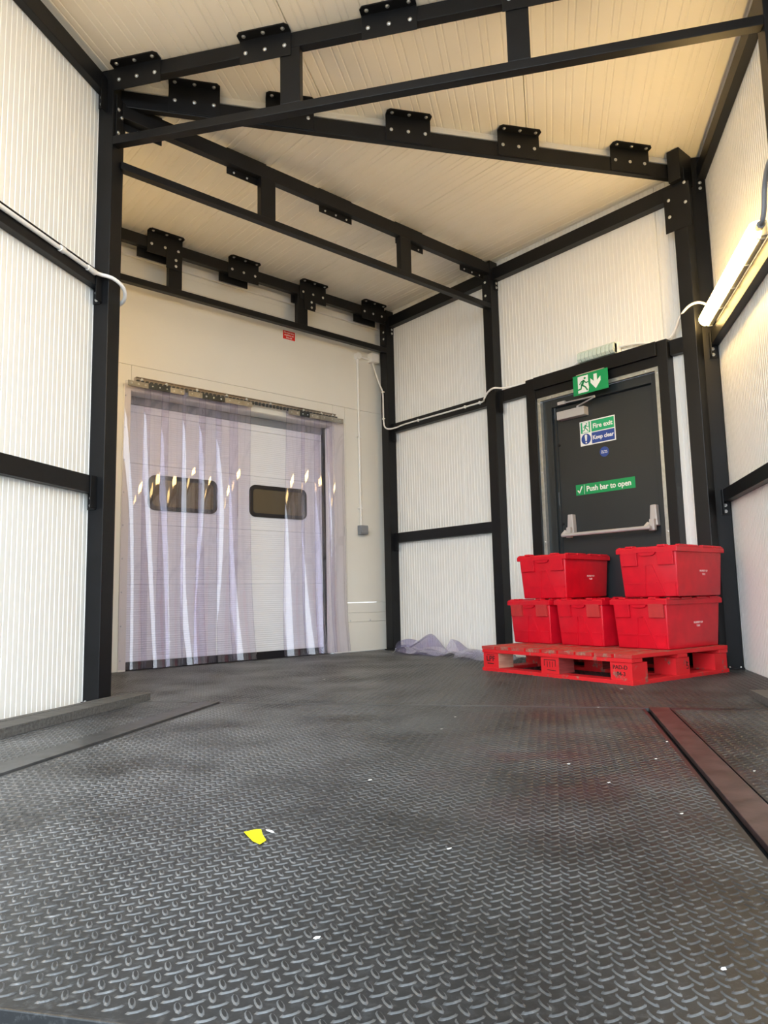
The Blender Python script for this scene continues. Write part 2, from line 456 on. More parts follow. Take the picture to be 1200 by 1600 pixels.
def wall_panel(parent, name, a, b, z0, z1, place, th=0.06, mat=None, pitch=RIB, depth=0.0030, s0=True, s1=True):
    """vertical panel; place(u, d, z) -> point in its frame; d grows behind the face"""
    pr = rib_profile(a, b, pitch, depth, None, s0, s1)
    mb = MB(); n = len(pr)
    vs = [place(u, d, z0) for u, d in pr] + [place(u, d, z1) for u, d in pr] + [place(a, th, z0), place(b, th, z0), place(a, th, z1), place(b, th, z1)]
    fs = [(i, i + 1, n + i + 1, n + i) for i in range(n - 1)]
    fs += [(2 * n, 2 * n + 1, 2 * n + 3, 2 * n + 2), (0, 2 * n, 2 * n + 2, n), (n - 1, 2 * n + 1, 2 * n + 3, 2 * n - 1)]
    mb.add(vs, fs)
    return mb

def ceil_panel(a, b, lo, hi, z, place, th=0.06, pitch=0.038, depth=0.0034):
    pr = rib_profile(a, b, pitch, depth, 'ceil'); mb = MB(); n = len(pr)
    vs = [place(u, lo(u), z + d) for u, d in pr] + [place(u, hi(u), z + d) for u, d in pr]
    vs += [place(a, lo(a), z + th), place(b, lo(b), z + th), place(a, hi(a), z + th), place(b, hi(b), z + th)]
    fs = [(i, i + 1, n + i + 1, n + i) for i in range(n - 1)]
    fs += [(2 * n, 2 * n + 1, 2 * n + 3, 2 * n + 2), (0, 2 * n, 2 * n + 2, n), (n - 1, 2 * n + 1, 2 * n + 3, 2 * n - 1)]
    mb.add(vs, fs)
    return mb

# ================================================================ STRUCTURE
# ---- yard outside
g = MB().box(-30, 30, -30, 30, -1.22, -1.20).build('ground', M_GROUND)
tag(g, kind='structure')
fac = MB().box(-16, 1.14, YB, YB + 0.3, -1.2, 7.0).box(4.74, 16, YB, YB + 0.3, -1.2, 7.0).box(1.14, 4.74, YB, YB + 0.3, 3.52, 7.0).build('facade', M_FACADE)
tag(fac, kind='structure')

# ---- floor of steel tread plate
floor = thing('floor', None, None, POD, kind='structure')
SEAM_R = 3.33
LZ_V = []; LZ_F = []
def lozenges(name, parent, inside, n0, n1, r0, r1):
    """raised lozenges in alternating directions on the plate, one joined part"""
    px, py = 0.032, 0.031
    I = np.arange(math.floor(n0 / px), math.ceil(n1 / px) + 1); J = np.arange(math.floor(r0 / py), math.ceil(r1 / py) + 1)
    gx, gy = np.meshgrid(I * px, J * py); A = np.stack([gx.ravel(), gy.ravel()], 1)
    B = A + np.array([px / 2, py / 2])
    P = np.concatenate([A, B]); ang = np.concatenate([np.full(len(A), math.radians(-54)), np.full(len(B), math.radians(38))])
    k = np.array([inside(p[0], p[1]) for p in P]); P = P[k]; ang = ang[k]
    ang = ang + rng.normal(0, 0.03, len(P)); P = P + rng.normal(0, 0.0006, P.shape)
    L, Wd, hh = 0.0145, 0.0048, 0.0019
    t = np.array([0, 1, 2, 3, 4, 5, 6, 7]) * math.pi / 4
    ox = L * np.cos(t); oy = Wd * np.sin(t) * np.where(np.abs(np.sin(t)) > .9, 1.0, 1.05)
    ix = (L - 0.0042) * np.cos(t); iy = (Wd - 0.0022) * np.sin(t)
    lx = np.concatenate([ox, ix]); ly = np.concatenate([oy, iy]); lz = np.concatenate([np.zeros(8), np.full(8, hh)])
    c, s = np.cos(ang)[:, None], np.sin(ang)[:, None]
    X = P[:, 0:1] + lx * c - ly * s; Y = P[:, 1:2] + lx * s + ly * c; Z = np.broadcast_to(lz, X.shape)
    V = np.stack([X, Y, Z], 2).reshape(-1, 3)
    N = len(P); base = (np.arange(N) * 16)[:, None]
    quads = np.array([[i, (i + 1) % 8, 8 + (i + 1) % 8, 8 + i] for i in range(8)]).ravel()
    top = np.arange(8, 16)
    loops = np.concatenate([base + quads, base + top], 1).ravel()
    tot = np.tile(np.array([4] * 8 + [8]), N); start = np.concatenate([[0], np.cumsum(tot)[:-1]])
    mi = np.tile(np.array([1] * 8 + [0]), N)
    me = bpy.data.meshes.new(name)
    me.vertices.add(len(V)); me.vertices.foreach_set('co', V.ravel())
    me.loops.add(len(loops)); me.loops.foreach_set('vertex_index', loops.astype(np.int32))
    me.polygons.add(len(tot)); me.polygons.foreach_set('loop_start', start.astype(np.int32)); me.polygons.foreach_set('loop_total', tot.astype(np.int32))
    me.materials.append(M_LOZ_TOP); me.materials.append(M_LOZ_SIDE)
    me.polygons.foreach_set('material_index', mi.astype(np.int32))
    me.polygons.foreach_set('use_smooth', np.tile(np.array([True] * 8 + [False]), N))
    me.update(calc_edges=True); me.validate()
    o = bpy.data.objects.new(name, me); COL.objects.link(o); o.parent = parent
    o['kind'] = 'stuff'
    return o

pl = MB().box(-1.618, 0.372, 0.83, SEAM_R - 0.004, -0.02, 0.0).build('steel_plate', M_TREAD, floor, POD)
lozenges('tread_pattern', pl, lambda n, r: -1.605 < n < 0.36 and 0.845 < r < SEAM_R - 0.018, -1.62, 0.38, 0.83, SEAM_R)
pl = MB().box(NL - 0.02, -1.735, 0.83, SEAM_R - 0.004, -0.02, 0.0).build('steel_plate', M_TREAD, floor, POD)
lozenges('tread_pattern', pl, lambda n, r: NL + 0.02 < n < -1.745 and 0.845 < r < SEAM_R - 0.018, NL, -1.72, 0.83, SEAM_R)
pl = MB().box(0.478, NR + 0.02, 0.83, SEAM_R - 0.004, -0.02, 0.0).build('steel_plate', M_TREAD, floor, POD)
lozenges('tread_pattern', pl, lambda n, r: 0.49 < n < NR - 0.02 and 0.845 < r < SEAM_R - 0.018, 0.47, NR, 0.83, SEAM_R)
# rear plate: from the seam to the building
PI = POD.inverted()
cornA = PI @ Vector((XLB, YB, 0)); cornB = PI @ Vector((XA, YB, 0))
cR = PI @ Vector((XA, 2.0, 0))
poly = [(NL - 0.02, SEAM_R + 0.004), (NR + 0.02, SEAM_R + 0.004), (NR + 0.02, 5.02), (cR.x, cR.y + 0.05), (cornB.x, cornB.y), (cornA.x, cornA.y), ((PI @ Vector((XLB, 3.9, 0))).x, (PI @ Vector((XLB, 3.9, 0))).y)]
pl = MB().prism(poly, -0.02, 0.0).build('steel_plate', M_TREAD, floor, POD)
def in_rear(n, r):
    if r < SEAM_R + 0.02 or n < NL + 0.03 or n > NR + 0.0: 
        if r < SEAM_R + 0.02: return False
    w = POD @ Vector((n, r, 0))
    if w.x > XA - 0.02 or w.y > YB - 0.03: return False
    if w.y > 3.8: return w.x > 1.42
    return NL + 0.03 < n < NR - 0.02
lozenges('tread_pattern', pl, in_rear, -3.4, 1.2, SEAM_R, 7.0)
MB().box(-0.0, 0.001, 0, 0.001, 0, 0.001) if False else None
# cover bars over the hinge gaps, dark gaps under them
MB().box(-1.728, -1.628, 0.84, 3.326, -0.01, 0.006).build('cover_bar', M_STRIP, floor, POD, bevel=0.002)
MB().box(0.388, 0.468, 0.84, 3.326, -0.01, 0.006).build('cover_bar', M_STRIP_R, floor, POD, bevel=0.002)
MB().box(NL, NR, 0.84, 4.0, -0.06, -0.021).build('gap_bed', M_CHARCOAL, floor, POD)
MB().box(-1.60, 0.40, SEAM_R - 0.004, SEAM_R + 0.022, -0.012, 0.0015).build('hinge_bar', M_STRIP, floor, POD)
# edge angle of the platform towards the yard and its dark front face
MB().box(NL - 0.02, NR + 0.02, 0.822, 0.83, -0.05, 0.002).build('edge_angle', M_TREAD, floor, POD, bevel=0.002)
MB().box(NL, NR, 0.60, 0.812, -0.30, -0.05).build('buffer_beam', M_RUBBER, floor, POD)

# ---- walls of ribbed panels
wl = thing('wall_left', None, None, POD, kind='structure')
for a, b in ((R0, 2.0), (2.0, 3.30)):
    wall_panel(wl, 'wall_panel', a, b, 0, 3.56, lambda u, d, z: (NL - d, u, z), s0=False, s1=False).build('wall_panel', M_PANEL, wl, POD)
wr = thing('wall_right', None, None, POD, kind='structure')
for a, b in ((R0, 1.81), (1.81, 2.98), (2.98, 4.13), (4.13, 5.06)):
    wall_panel(wr, 'wall_panel', a, b, 0, 3.56, lambda u, d, z: (NR + d, u, z), s0=a > 1, s1=b < 5).build('wall_panel', M_PANEL, wr, POD)
wlb = thing('wall_left_back', None, None, kind='structure')
for a, b in ((3.84, 4.6), (4.6, 5.30)):
    wall_panel(wlb, 'wall_panel', a, b, 0, 3.45, lambda u, d, z: (XLB - d, u, z)).build('wall_panel', M_PANEL, wlb)
wfd = thing('wall_right_back', None, None, kind='structure')
pa = lambda u, d, z: (XA + d, u, z)
for a, b, z0, z1, s0, s1 in ((4.21, 5.30, 0, 3.45, True, False), (3.42, 4.21, 0, 2.17, False, True), (3.245, 4.21, 2.17, 3.45, True, True),
                             (2.30, 3.245, 2.17, 3.45, True, True), (2.06, 2.30, 2.17, 3.52, False, True), (2.06, 2.27, 0, 2.17, False, False)):
    wall_panel(wfd, 'wall_panel', a, b, z0, z1, pa, s0=s0, s1=s1).build('wall_panel', M_PANEL, wfd)

# building wall: smooth sheets around the loading door
wb = thing('wall_back', None, None, kind='structure')
OX0, OX1, OZ1 = 2.045, 3.985, 2.125
def sheet(x0, x1, z0, z1, y=YB, g=0.0012, th=0.12, mat=None):
    return MB().box(x0 + g, x1 - g, y, y + th, z0 + g, z1 - g).build('sheet_panel', mat or M_BWALL, wb, bevel=0.0008)
sheet(1.15, 4.72, 2.33, 3.055)
sheet(1.15, 4.72, 3.055, 3.16)
sheet(1.15, 4.72, 3.16, 3.50, y=YB + 0.004)
sheet(1.15, OX0, 0, 2.33)
sheet(OX0, OX1, OZ1, 2.33)
sheet(OX1, 4.13, 0, 2.33)
sheet(4.13, 4.72, 0.455, 2.33)
sheet(OX1 + .145, 4.72, 0.36, 0.455, y=YB - 0.001)
sheet(OX1 + .145, 4.72, 0.275, 0.36, y=YB - 0.001)
sheet(OX1 + .145, 4.72, 0, 0.275)
MB().box(1.1, 4.8, YB + 0.06, YB + 0.10, 0, OZ1 + 1.4).build('cavity', M_CHARCOAL, wb) if False else None
# flashing strip along the top of the building wall, behind the truss
MB().box(1.3, 4.62, YB - 0.03, YB - 0.002, 3.20, 3.26).build('flashing', M_FLASH, wb, bevel=0.004)
for x in (4.16, 4.40): 
    bolt(wb, WORLD, (x, YB - 0.001, 0.288), (0, -1, 0), BOLT_S)

# ---- ceilings
cf = thing('ceiling', None, None, POD, kind='structure')
for a, b in ((NL - 0.01, -1.20), (-1.20, -0.012), (-0.012, NR + 0.01)):
    ceil_panel(a, b, lambda u: R0, lambda u: min(d_line_r(u, 0.06), 5.1), CE_F, lambda u, v, z: (u, v, z)).build('ceiling_panel', M_CEIL, cf, POD)
cb = thing('ceiling_back', None, None, kind='structure')
for a, b in ((XLB - 0.02, 2.375), (2.375, 3.532), (3.532, XA + 0.02)):
    ceil_panel(a, b, lambda u: d_line_y(u, 0.03), lambda u: YB + 0.02, CE_B, lambda u, v, z: (u, v, z)).build('ceiling_panel', M_CEIL, cb)
# white flashing closing the step between both ceilings, just behind the slanted beam
tr = thing('trim_1', None, None, kind='structure')
def dpt(s, off, z):  # s along the slanted line, off behind its front face
    p = DA + dd_ * s - DN * off
    return (p.x, p.y, z)
b = MB()
for (o0, o1, z0, z1) in ((0.052, 0.070, CE_B - 0.03, CE_F + 0.02), (0.040, 0.056, 3.440, 3.462)):
    b.add([dpt(-0.1, o0, z0), dpt(3.60, o0, z0), dpt(3.60, o1, z0), dpt(-0.1, o1, z0), dpt(-0.1, o0, z1), dpt(3.60, o0, z1), dpt(3.60, o1, z1), dpt(-0.1, o1, z1)],
          [(0, 3, 2, 1), (4, 5, 6, 7), (0, 1, 5, 4), (1, 2, 6, 5), (2, 3, 7, 6), (3, 0, 4, 7)])
b.build('step_flashing', M_FLASH, tr, bevel=0.003)
DFR = Matrix(((dd_.x, -DN.x, 0, DA.x), (dd_.y, -DN.y, 0, DA.y), (0, 0, 1, 0), (0, 0, 0, 1)))   # x along, y behind, z up

# ================================================================ STEEL FRAME
def post(name, label, m, boxes, h, group=None, plate=True, frame=None, base_ext=0.03):
    t = thing(name, label, 'post', m, group)
    for i, (fr, x0, x1, y0, y1, hh) in enumerate(boxes):
        MB().box(x0, x1, y0, y1, 0.008 if plate else 0.0, hh).build('box_section', M_STEEL, t, fr, bevel=0.004)
        if plate:
            pt = MB().box(x0 - base_ext, x1, y0 - base_ext, y1, 0, 0.010).build('base_plate', M_STEEL, t, fr, bevel=0.001) if i == 0 else None
            if pt is not None and base_ext > 0.012:
                for sx in (x0 + 0.02, x1 - 0.02):
                    bolt(pt, fr, (sx, y0 - base_ext * .5, 0.010), (0, 0, 1), BOLT_S)
    return t

P1 = post('steel_post', 'tall black twin corner post in front of the strip curtain\'s left edge', POD @ T(-2.296, 3.289, 0),
     [(POD, -2.337, -2.246, 3.239, 3.339, 3.482), (WORLD, 1.305, 1.40, 3.80, 3.90, 3.35)], 3.4, base_ext=0.015)
P2 = post('steel_post', 'slender black post in the far corner right of the strip curtain', T(4.58, 5.15, 0), [(WORLD, 4.53, 4.628, 5.10, 5.20, 3.355)], 3.3, base_ext=0.022)
P3 = post('steel_post', 'black post between the plain ribbed wall bay and the fire door bay', T(4.58, 3.79, 0), [(WORLD, 4.53, 4.628, 3.745, 3.84, 3.355)], 3.3, base_ext=0.022)
P4 = post('steel_post', 'black twin corner post right of the fire door, behind the red pallet', POD @ T(1.114, 5.033, 0),
     [(POD, 1.064, 1.170, 4.983, 5.075, 3.482), (WORLD, 4.53, 4.628, 2.03, 2.125, 3.355)], 3.4, base_ext=0.025)
P5 = post('steel_post', 'black post at the upper right edge of the picture, carrying the front truss', POD @ T(1.10, 3.289, 0),
     [(POD, 1.058, 1.170, 3.239, 3.339, 3.48)], 3.4, base_ext=0.0)
P6 = post('steel_post', 'black post hidden behind the curtain side of the corner post, in the left back corner', T(1.35, 5.15, 0), [(WORLD, 1.302, 1.40, 5.10, 5.20, 3.355)], 3.3, base_ext=0.0)
for n_, nm in ((-2.336, 'left'), (1.073, 'right')):
    post('steel_post', 'black post at the open %s end of the loading pod, beside the yard' % nm, POD @ T(n_ + 0.05, 0.87, 0),
         [(POD, n_, n_ + 0.1, 0.84, 0.94, 3.48)], 3.4, base_ext=0.0)

# small gusset plates with bolts near post heads
def gusset(parent, frame, x0, x1, y0, y1, z0, z1, bolts):
    g = MB().box(x0, x1, y0, y1, z0, z1).build('splice_plate', M_STEEL, parent, frame, bevel=0.002)
    for p, d in bolts: bolt(g, frame, p, d)
    return g
gusset(P1, WORLD, 1.402, 1.408, 3.80, 3.885, 3.10, 3.34, [((1.408, 3.84, 3.13), (1, 0, 0)), ((1.408, 3.84, 3.30), (1, 0, 0))])
gusset(P1, POD, -2.245, -2.239, 3.262, 3.325, 3.07, 3.34, [((-2.239, 3.28, 3.26), (1, 0, 0)), ((-2.239, 3.28, 3.12), (1, 0, 0)), ((-2.239, 3.31, 3.23), (1, 0, 0)), ((-2.239, 3.31, 3.09), (1, 0, 0))])
gusset(P2, WORLD, 4.524, 4.53, 5.11, 5.18, 3.0, 3.25, [((4.524, 5.135, 3.13), (-1, 0, 0)), ((4.524, 5.135, 3.06), (-1, 0, 0))])
gusset(P3, WORLD, 4.524, 4.53, 3.755, 3.835, 3.0, 3.22, [((4.524, 3.80, 3.17), (-1, 0, 0)), ((4.524, 3.80, 3.05), (-1, 0, 0))])
MB().box(4.488, 4.665, 2.035, 2.12, 3.26, 3.484).build('head_plate', M_STEEL, P4, WORLD, bevel=0.003)
gusset(P4, WORLD, 4.524, 4.53, 2.0, 2.18, 2.93, 3.24, [((4.524, 2.145, 3.16), (-1, 0, 0)), ((4.524, 2.145, 3.04), (-1, 0, 0)), ((4.524, 2.03, 3.24), (-1, 0, 0)), ((4.524, 2.03, 3.10), (-1, 0, 0))])

BR_W = 0.29
def bracket(parent, frame, x, zlo, zc, yface=0.0, side=-1, th=0.006, flange=0.055, w=BR_W, behind=False, chord_d=0.05):
    """L plate: upright on the face of the chord, flange against the ceiling. frame x along, y behind"""
    b = MB()
    y1 = yface if side < 0 else yface + chord_d + th
    y0 = y1 - th
    hw = w / 2
    b.box(x - hw, x + hw, y0, y1, zlo, zc - 0.001)
    o = b.build('bracket', M_STEEL, parent, frame, bevel=0.0015)
    f = MB()
    if side < 0: ya, yb = y0 - flange, y0
    else: ya, yb = y1, y1 + flange
    c = 0.018
    if side < 0: pts = [(x - hw, yb), (x - hw - 0.0, yb), (x + hw, yb), (x + hw, yb)]
    outer, inner = (ya, yb) if side < 0 else (yb, ya)
    poly = [(x - hw, inner), (x - hw, outer + (c if side < 0 else -c)), (x - hw + c, outer), (x + hw - c, outer), (x + hw, outer + (c if side < 0 else -c)), (x + hw, inner)]
    if side > 0: poly = poly
    else: poly = poly[::-1] if False else poly
    f.prism(poly, zc - 0.008, zc - 0.001).build('flange', M_STEEL, o, frame)
    ym = (ya + yb) / 2
    for k in (-1, 0, 1):
        bolt(o, frame, (x + k * (hw - 0.035), ym, zc - 0.008), (0, 0, -1))
    if side < 0:
        zz = zlo + (zc - zlo) * 0.42
        for k in (-1, 0, 1): bolt(o, frame, (x + k * (hw - 0.035), y0, zz), (0, -1, 0))
    else:
        zz = zlo + 0.02
        for k in (-1, 0, 1): bolt(o, frame, (x + k * (hw - 0.05), y0, zz), (0, -1, 0), BOLT_S)
    return o

def truss(label, frame, origin_m, x0, x1, top, low, verts, brk, cd=0.05, vw=0.11, name='roof_truss', side=-1, zc=3.37, brlo=None, low_x=None):
    t = thing(name, label, 'truss', origin_m)
    MB().box(x0, x1, 0, cd, top[0], top[1]).build('top_chord', M_STEEL, t, frame, bevel=0.003)
    lx = low_x or (x0, x1)
    if low: MB().box(lx[0], lx[1], 0, cd, low[0], low[1]).build('bottom_chord', M_STEEL, t, frame, bevel=0.003)
    for v in verts:
        MB().box(v - vw / 2, v + vw / 2, 0.001, cd - 0.001, low[1], top[0]).build('web_post', M_STEEL, t, frame, bevel=0.003)
    for x in brk:
        bracket(t, frame, x, brlo if brlo is not None else top[0] - 0.003, zc, side=side, chord_d=cd)
    return t
# front truss across the pod
FE = POD @ T(0, 3.239, 0)
TE = truss('front black truss sloping up across the top of the picture to the right edge', FE, FE @ T(-0.6, 0, 3.05), -2.245, 1.057, (3.391, 3.476), (3.028, 3.076), (-1.203, -0.025), (-2.10, -1.34, -0.665, 0.05, 0.77), zc=CE_F, brlo=3.345)
# slanted beam: single chord
TD = truss('long slanted black beam with five ceiling brackets and white flashing behind it', DFR, DFR @ T(1.7, 0, 3.35), -0.06, 3.60, (3.306, 3.405), None, (), (0.375, 0.93, 1.667, 2.41, 3.22), name='roof_beam', zc=CE_F, brlo=3.312, cd=0.04)
# middle truss
FC = T(0, 3.75, 0)
TC = truss('middle black roof truss, its brackets on the far side of the chord', FC, FC @ T(2.9, 0, 2.93), 1.37, 4.529, (3.235, 3.328), (2.925, 2.968), (2.331, 3.553), (1.48, 2.20, 2.92, 3.64, 4.36), side=1, zc=CE_B, brlo=3.195)
# rear truss in front of the building wall
FB = T(0, 5.10, 0)
TB = truss('rear black truss right in front of the smooth building wall above the curtain', FB, FB @ T(2.9, 0, 2.92), 1.37, 4.529, (3.235, 3.325), (2.912, 2.962), (2.312, 3.527), (2.22, 2.92, 3.64, 4.36), zc=CE_B, brlo=3.195)
for x in (2.25, 3.56):
    MB().box(x - 0.02, x + 0.10, -0.009, -0.004, 3.11, 3.26).build('joint_plate', M_STEEL, TB, FB)
    for z in (3.14, 3.19): bolt(TB, FB, (x + 0.06, -0.009, z), (0, -1, 0))
for x in (2.16, 2.86, 3.58, 4.30):   # doubled stiffener behind the rear chord
    MB().box(x - 0.14, x + 0.13, 0.052, 0.062, 3.165, 3.30).build('stiffener', M_STEEL, TB, FB)

def rail(label, frame, x0, x1, y0, y1, z0, z1, cleats, group=None, cat='rail'):
    """frame x depth, y along; cleats: (y, dir into bay, face x, z of lower edge)"""
    t = thing('wall_rail', label, cat, frame @ T((x0 + x1) / 2, (y0 + y1) / 2, z0), group)
    MB().box(x0, x1, y0, y1, z0, z1).build('box_section', M_STEEL, t, frame, bevel=0.003)
    for (bx0, bx1, by0, by1, bz0, bz1, bolts) in cleats:
        c = MB().box(bx0, bx1, by0, by1, bz0, bz1).build('cleat', M_STEEL, t, frame, bevel=0.0015)
        for p, d in bolts: bolt(c, frame, p, d)
    return t
def cleat_pod(side, z, top=False):
    # plate on the front face of P1 (side -1) / P4 (side 1) just below the rail end
    if side < 0: r, xa, xb = 3.239, -2.336, -2.292
    else: r, xa, xb = 4.983, 1.108, 1.160
    xm = (xa + xb) / 2
    return (xa, xb, r - 0.007, r - 0.001, z - 0.085, z + 0.01, [((xm, r - 0.007, z - 0.022), (0, -1, 0)), ((xm, r - 0.007, z - 0.062), (0, -1, 0))])
def fin_pod(side, z0, z1):
    if side < 0: return (-2.290, -2.284, 3.185, 3.238, z0 - 0.08, z1, [])
    return (1.112, 1.118, 4.93, 4.982, z0 - 0.08, z1, [])
rail('lower black rail on the left ribbed wall', POD, NL + 0.001, NL + 0.047, 0.94, 3.238, 1.072, 1.163, [cleat_pod(-1, 1.072), fin_pod(-1, 1.072, 1.163)])
rail('upper black rail on the left ribbed wall, carrying the white conduit', POD, NL + 0.001, NL + 0.047, 0.94, 3.238, 2.192, 2.285, [cleat_pod(-1, 2.192), fin_pod(-1, 2.192, 2.285)])
rail('black eaves beam along the top of the left ribbed wall', POD, NL + 0.001, NL + 0.047, 0.94, 3.238, 3.336, 3.440, [cleat_pod(-1, 3.336), fin_pod(-1, 3.30, 3.424)])
rail('lower black rail on the right ribbed wall beside the red crates', POD, NR - 0.055, NR - 0.001, 3.34, 4.982, 1.070, 1.150, [cleat_pod(1, 1.070), fin_pod(1, 1.07, 1.15)])
rail('upper black rail on the right ribbed wall, under the lit batten lamp', POD, NR - 0.055, NR - 0.001, 3.34, 4.982, 2.125, 2.215, [cleat_pod(1, 2.125), fin_pod(1, 2.125, 2.215)])
rail('black eaves beam along the top of the right ribbed wall', POD, NR - 0.055, NR - 0.001, 3.34, 4.982, 3.31, 3.41, [cleat_pod(1, 3.31)])
for z0, z1, lb in ((1.07, 1.15, 'lower'), (2.125, 2.215, 'upper'), (3.31, 3.41, 'eaves')):
    rail('%s black rail on the right wall towards the open yard end' % lb, POD, NR - 0.055, NR - 0.001, 0.94, 3.238, z0, z1, [])
def cleat_w(yp, z):   # on -Y face of a post in the fire door wall
    return (4.577, 4.622, yp - 0.007, yp - 0.001, z - 0.085, z + 0.01, [((4.60, yp - 0.007, z - 0.022), (0, -1, 0)), ((4.60, yp - 0.007, z - 0.062), (0, -1, 0))])
rail('lower black rail in the plain ribbed bay left of the fire door', WORLD, 4.578, 4.629, 3.842, 5.098, 1.020, 1.112, [cleat_w(5.10, 1.02), (4.572, 4.577, 5.05, 5.099, 0.94, 1.112, [])])
rail('upper black rail in the plain ribbed bay, white cable clipped along it', WORLD, 4.578, 4.629, 3.842, 5.098, 2.104, 2.193, [cleat_w(5.10, 2.104), (4.572, 4.577, 5.05, 5.099, 2.02, 2.193, [])])
rail('short black rail between the post and the fire door jamb, under the cable', WORLD, 4.578, 4.629, 3.46, 3.743, 2.104, 2.205, [cleat_w(3.745, 2.104), (4.572, 4.577, 3.70, 3.744, 2.02, 2.19, [])])
rail('short black rail right of the fire door head', WORLD, 4.578, 4.629, 2.127, 2.238, 2.100, 2.205, [])
rail('black eaves beam above the plain ribbed bay', WORLD, 4.560, 4.629, 3.842, 5.098, 3.185, 3.290, [cleat_w(5.10, 3.185)])
rail('black eaves beam above the fire door bay', WORLD, 4.560, 4.629, 2.127, 3.743, 3.185, 3.290, [cleat_w(3.745, 3.185)])

# ================================================================ FIRE DOOR (door_2) with its steel surround
d2 = thing('door_2', None, None, T(4.63, 2.82, 0), kind='structure')
MB().box(4.55, 4.632, 3.350, 3.442, 0, 2.215).build('door_post', M_STEEL, d2, bevel=0.003)
MB().box(4.55, 4.632, 2.245, 2.318, 0, 2.215).build('door_post', M_STEEL, d2, bevel=0.003)
MB().box(4.532, 4.62, 2.318, 3.350, 2.112, 2.212).build('door_head', M_STEEL, d2, bevel=0.003)
MB().box(4.555, 4.63, 2.318, 3.350, 2.045, 2.112).build('door_head', M_STEEL, d2, bevel=0.003)
g1 = MB().box(4.566, 4.60, 2.322, 3.346, 2.018, 2.046).build('galvanised_angle', M_GALV, d2, bevel=0.001)
g2 = MB().box(4.566, 4.60, 3.318, 3.349, 0, 2.018).build('galvanised_angle', M_GALV, d2, bevel=0.001)
g3 = MB().box(4.566, 4.60, 2.319, 2.350, 0, 2.018).build('galvanised_angle', M_GALV, d2, bevel=0.001)
for z in (2.0, 1.45, 0.9, 0.4):
    bolt(g2, WORLD, (4.566, 3.333, z), (-1, 0, 0), BOLT_S); bolt(g3, WORLD, (4.566, 2.335, z), (-1, 0, 0), BOLT_S)
for y in (3.22, 2.42): bolt(g1, WORLD, (4.566, y, 2.032), (-1, 0, 0), BOLT_S)
# frame (anthracite) and leaf
MB().box(4.600, 4.70, 3.240, 3.336, 0, 2.018).build('door_frame', M_DOORG, d2, bevel=0.002)
MB().box(4.600, 4.70, 2.332, 2.400, 0, 2.018).build('door_frame', M_DOORG, d2, bevel=0.002)
MB().box(4.600, 4.70, 2.400, 3.240, 1.952, 2.018).build('door_frame', M_DOORG, d2, bevel=0.002)
MB().box(4.622, 4.65, 3.215, 3.24, 0, 1.952).build('frame_stop', M_DOORG, d2, bevel=0.002)
leaf = MB().box(4.632, 4.688, 2.404, 3.218, 0.012, 1.948).build('door_leaf', M_DOORG, d2, bevel=0.003)
MB().box(4.66, 4.695, 2.36, 3.25, 0, 0.012).build('threshold', M_GALV, d2)
for z in (1.86, 1.18, 0.30):
    MB().tube([(4.628, 3.228, z), (4.628, 3.228, z + 0.10)], 0.009, 10).build('hinge', M_DOORG, d2, smooth=True)
for z in (1.65, 1.03): MB().tube([(4.623, 3.205, z), (4.632, 3.205, z)], 0.010, 10).build('security_pin', M_RUBBER, d2)
# door closer
cl = MB().box(4.572, 4.632, 2.93, 3.175, 1.835, 1.90).build('door_closer', M_SILVER, d2, bevel=0.004)
MB().tube([(4.60, 3.00, 1.90), (4.60, 3.00, 1.918)], 0.010, 10).build('spindle', M_SILVER, cl)
MB().tube([(4.60, 3.00, 1.916), (4.52, 2.80, 1.930)], 0.006, 8).build('closer_arm', M_SILVER, cl)
MB().tube([(4.52, 2.80, 1.936), (4.590, 3.13, 1.964)], 0.006, 8).build('closer_arm', M_SILVER, cl)
MB().box(4.575, 4.600, 3.10, 3.165, 1.953, 1.978).build('arm_bracket', M_SILVER, cl, bevel=0.002)
# push bar
pbm = []
pb = MB().tube([(4.535, 3.155, 0.935), (4.535, 2.44, 0.935)], 0.0135, 14).build('push_bar', M_SILVER, d2, smooth=True)
for y in (3.115, 2.445):
    hs = MB().prism([(-0.030, 0.0), (0.030, 0.0), (0.024, 0.145), (-0.018, 0.145)], -0.0, 0.045, face_mX(4.632, y, 0.95)).build('end_housing', M_SILVER, pb, bevel=0.006)
    MB().prism([(-0.022, -0.035), (0.020, -0.035), (0.020, 0.045), (-0.016, 0.045)], 0.040, 0.075, face_mX(4.632, y, 0.95)).build('lever', M_SILVER, pb, bevel=0.005)
    MB().tube([(4.56, y + 0.02, 0.965), (4.535, y + 0.035 * (1 if y > 3 else 1), 0.935)], 0.016, 10).build('lever_arm', M_SILVER, pb, smooth=True)
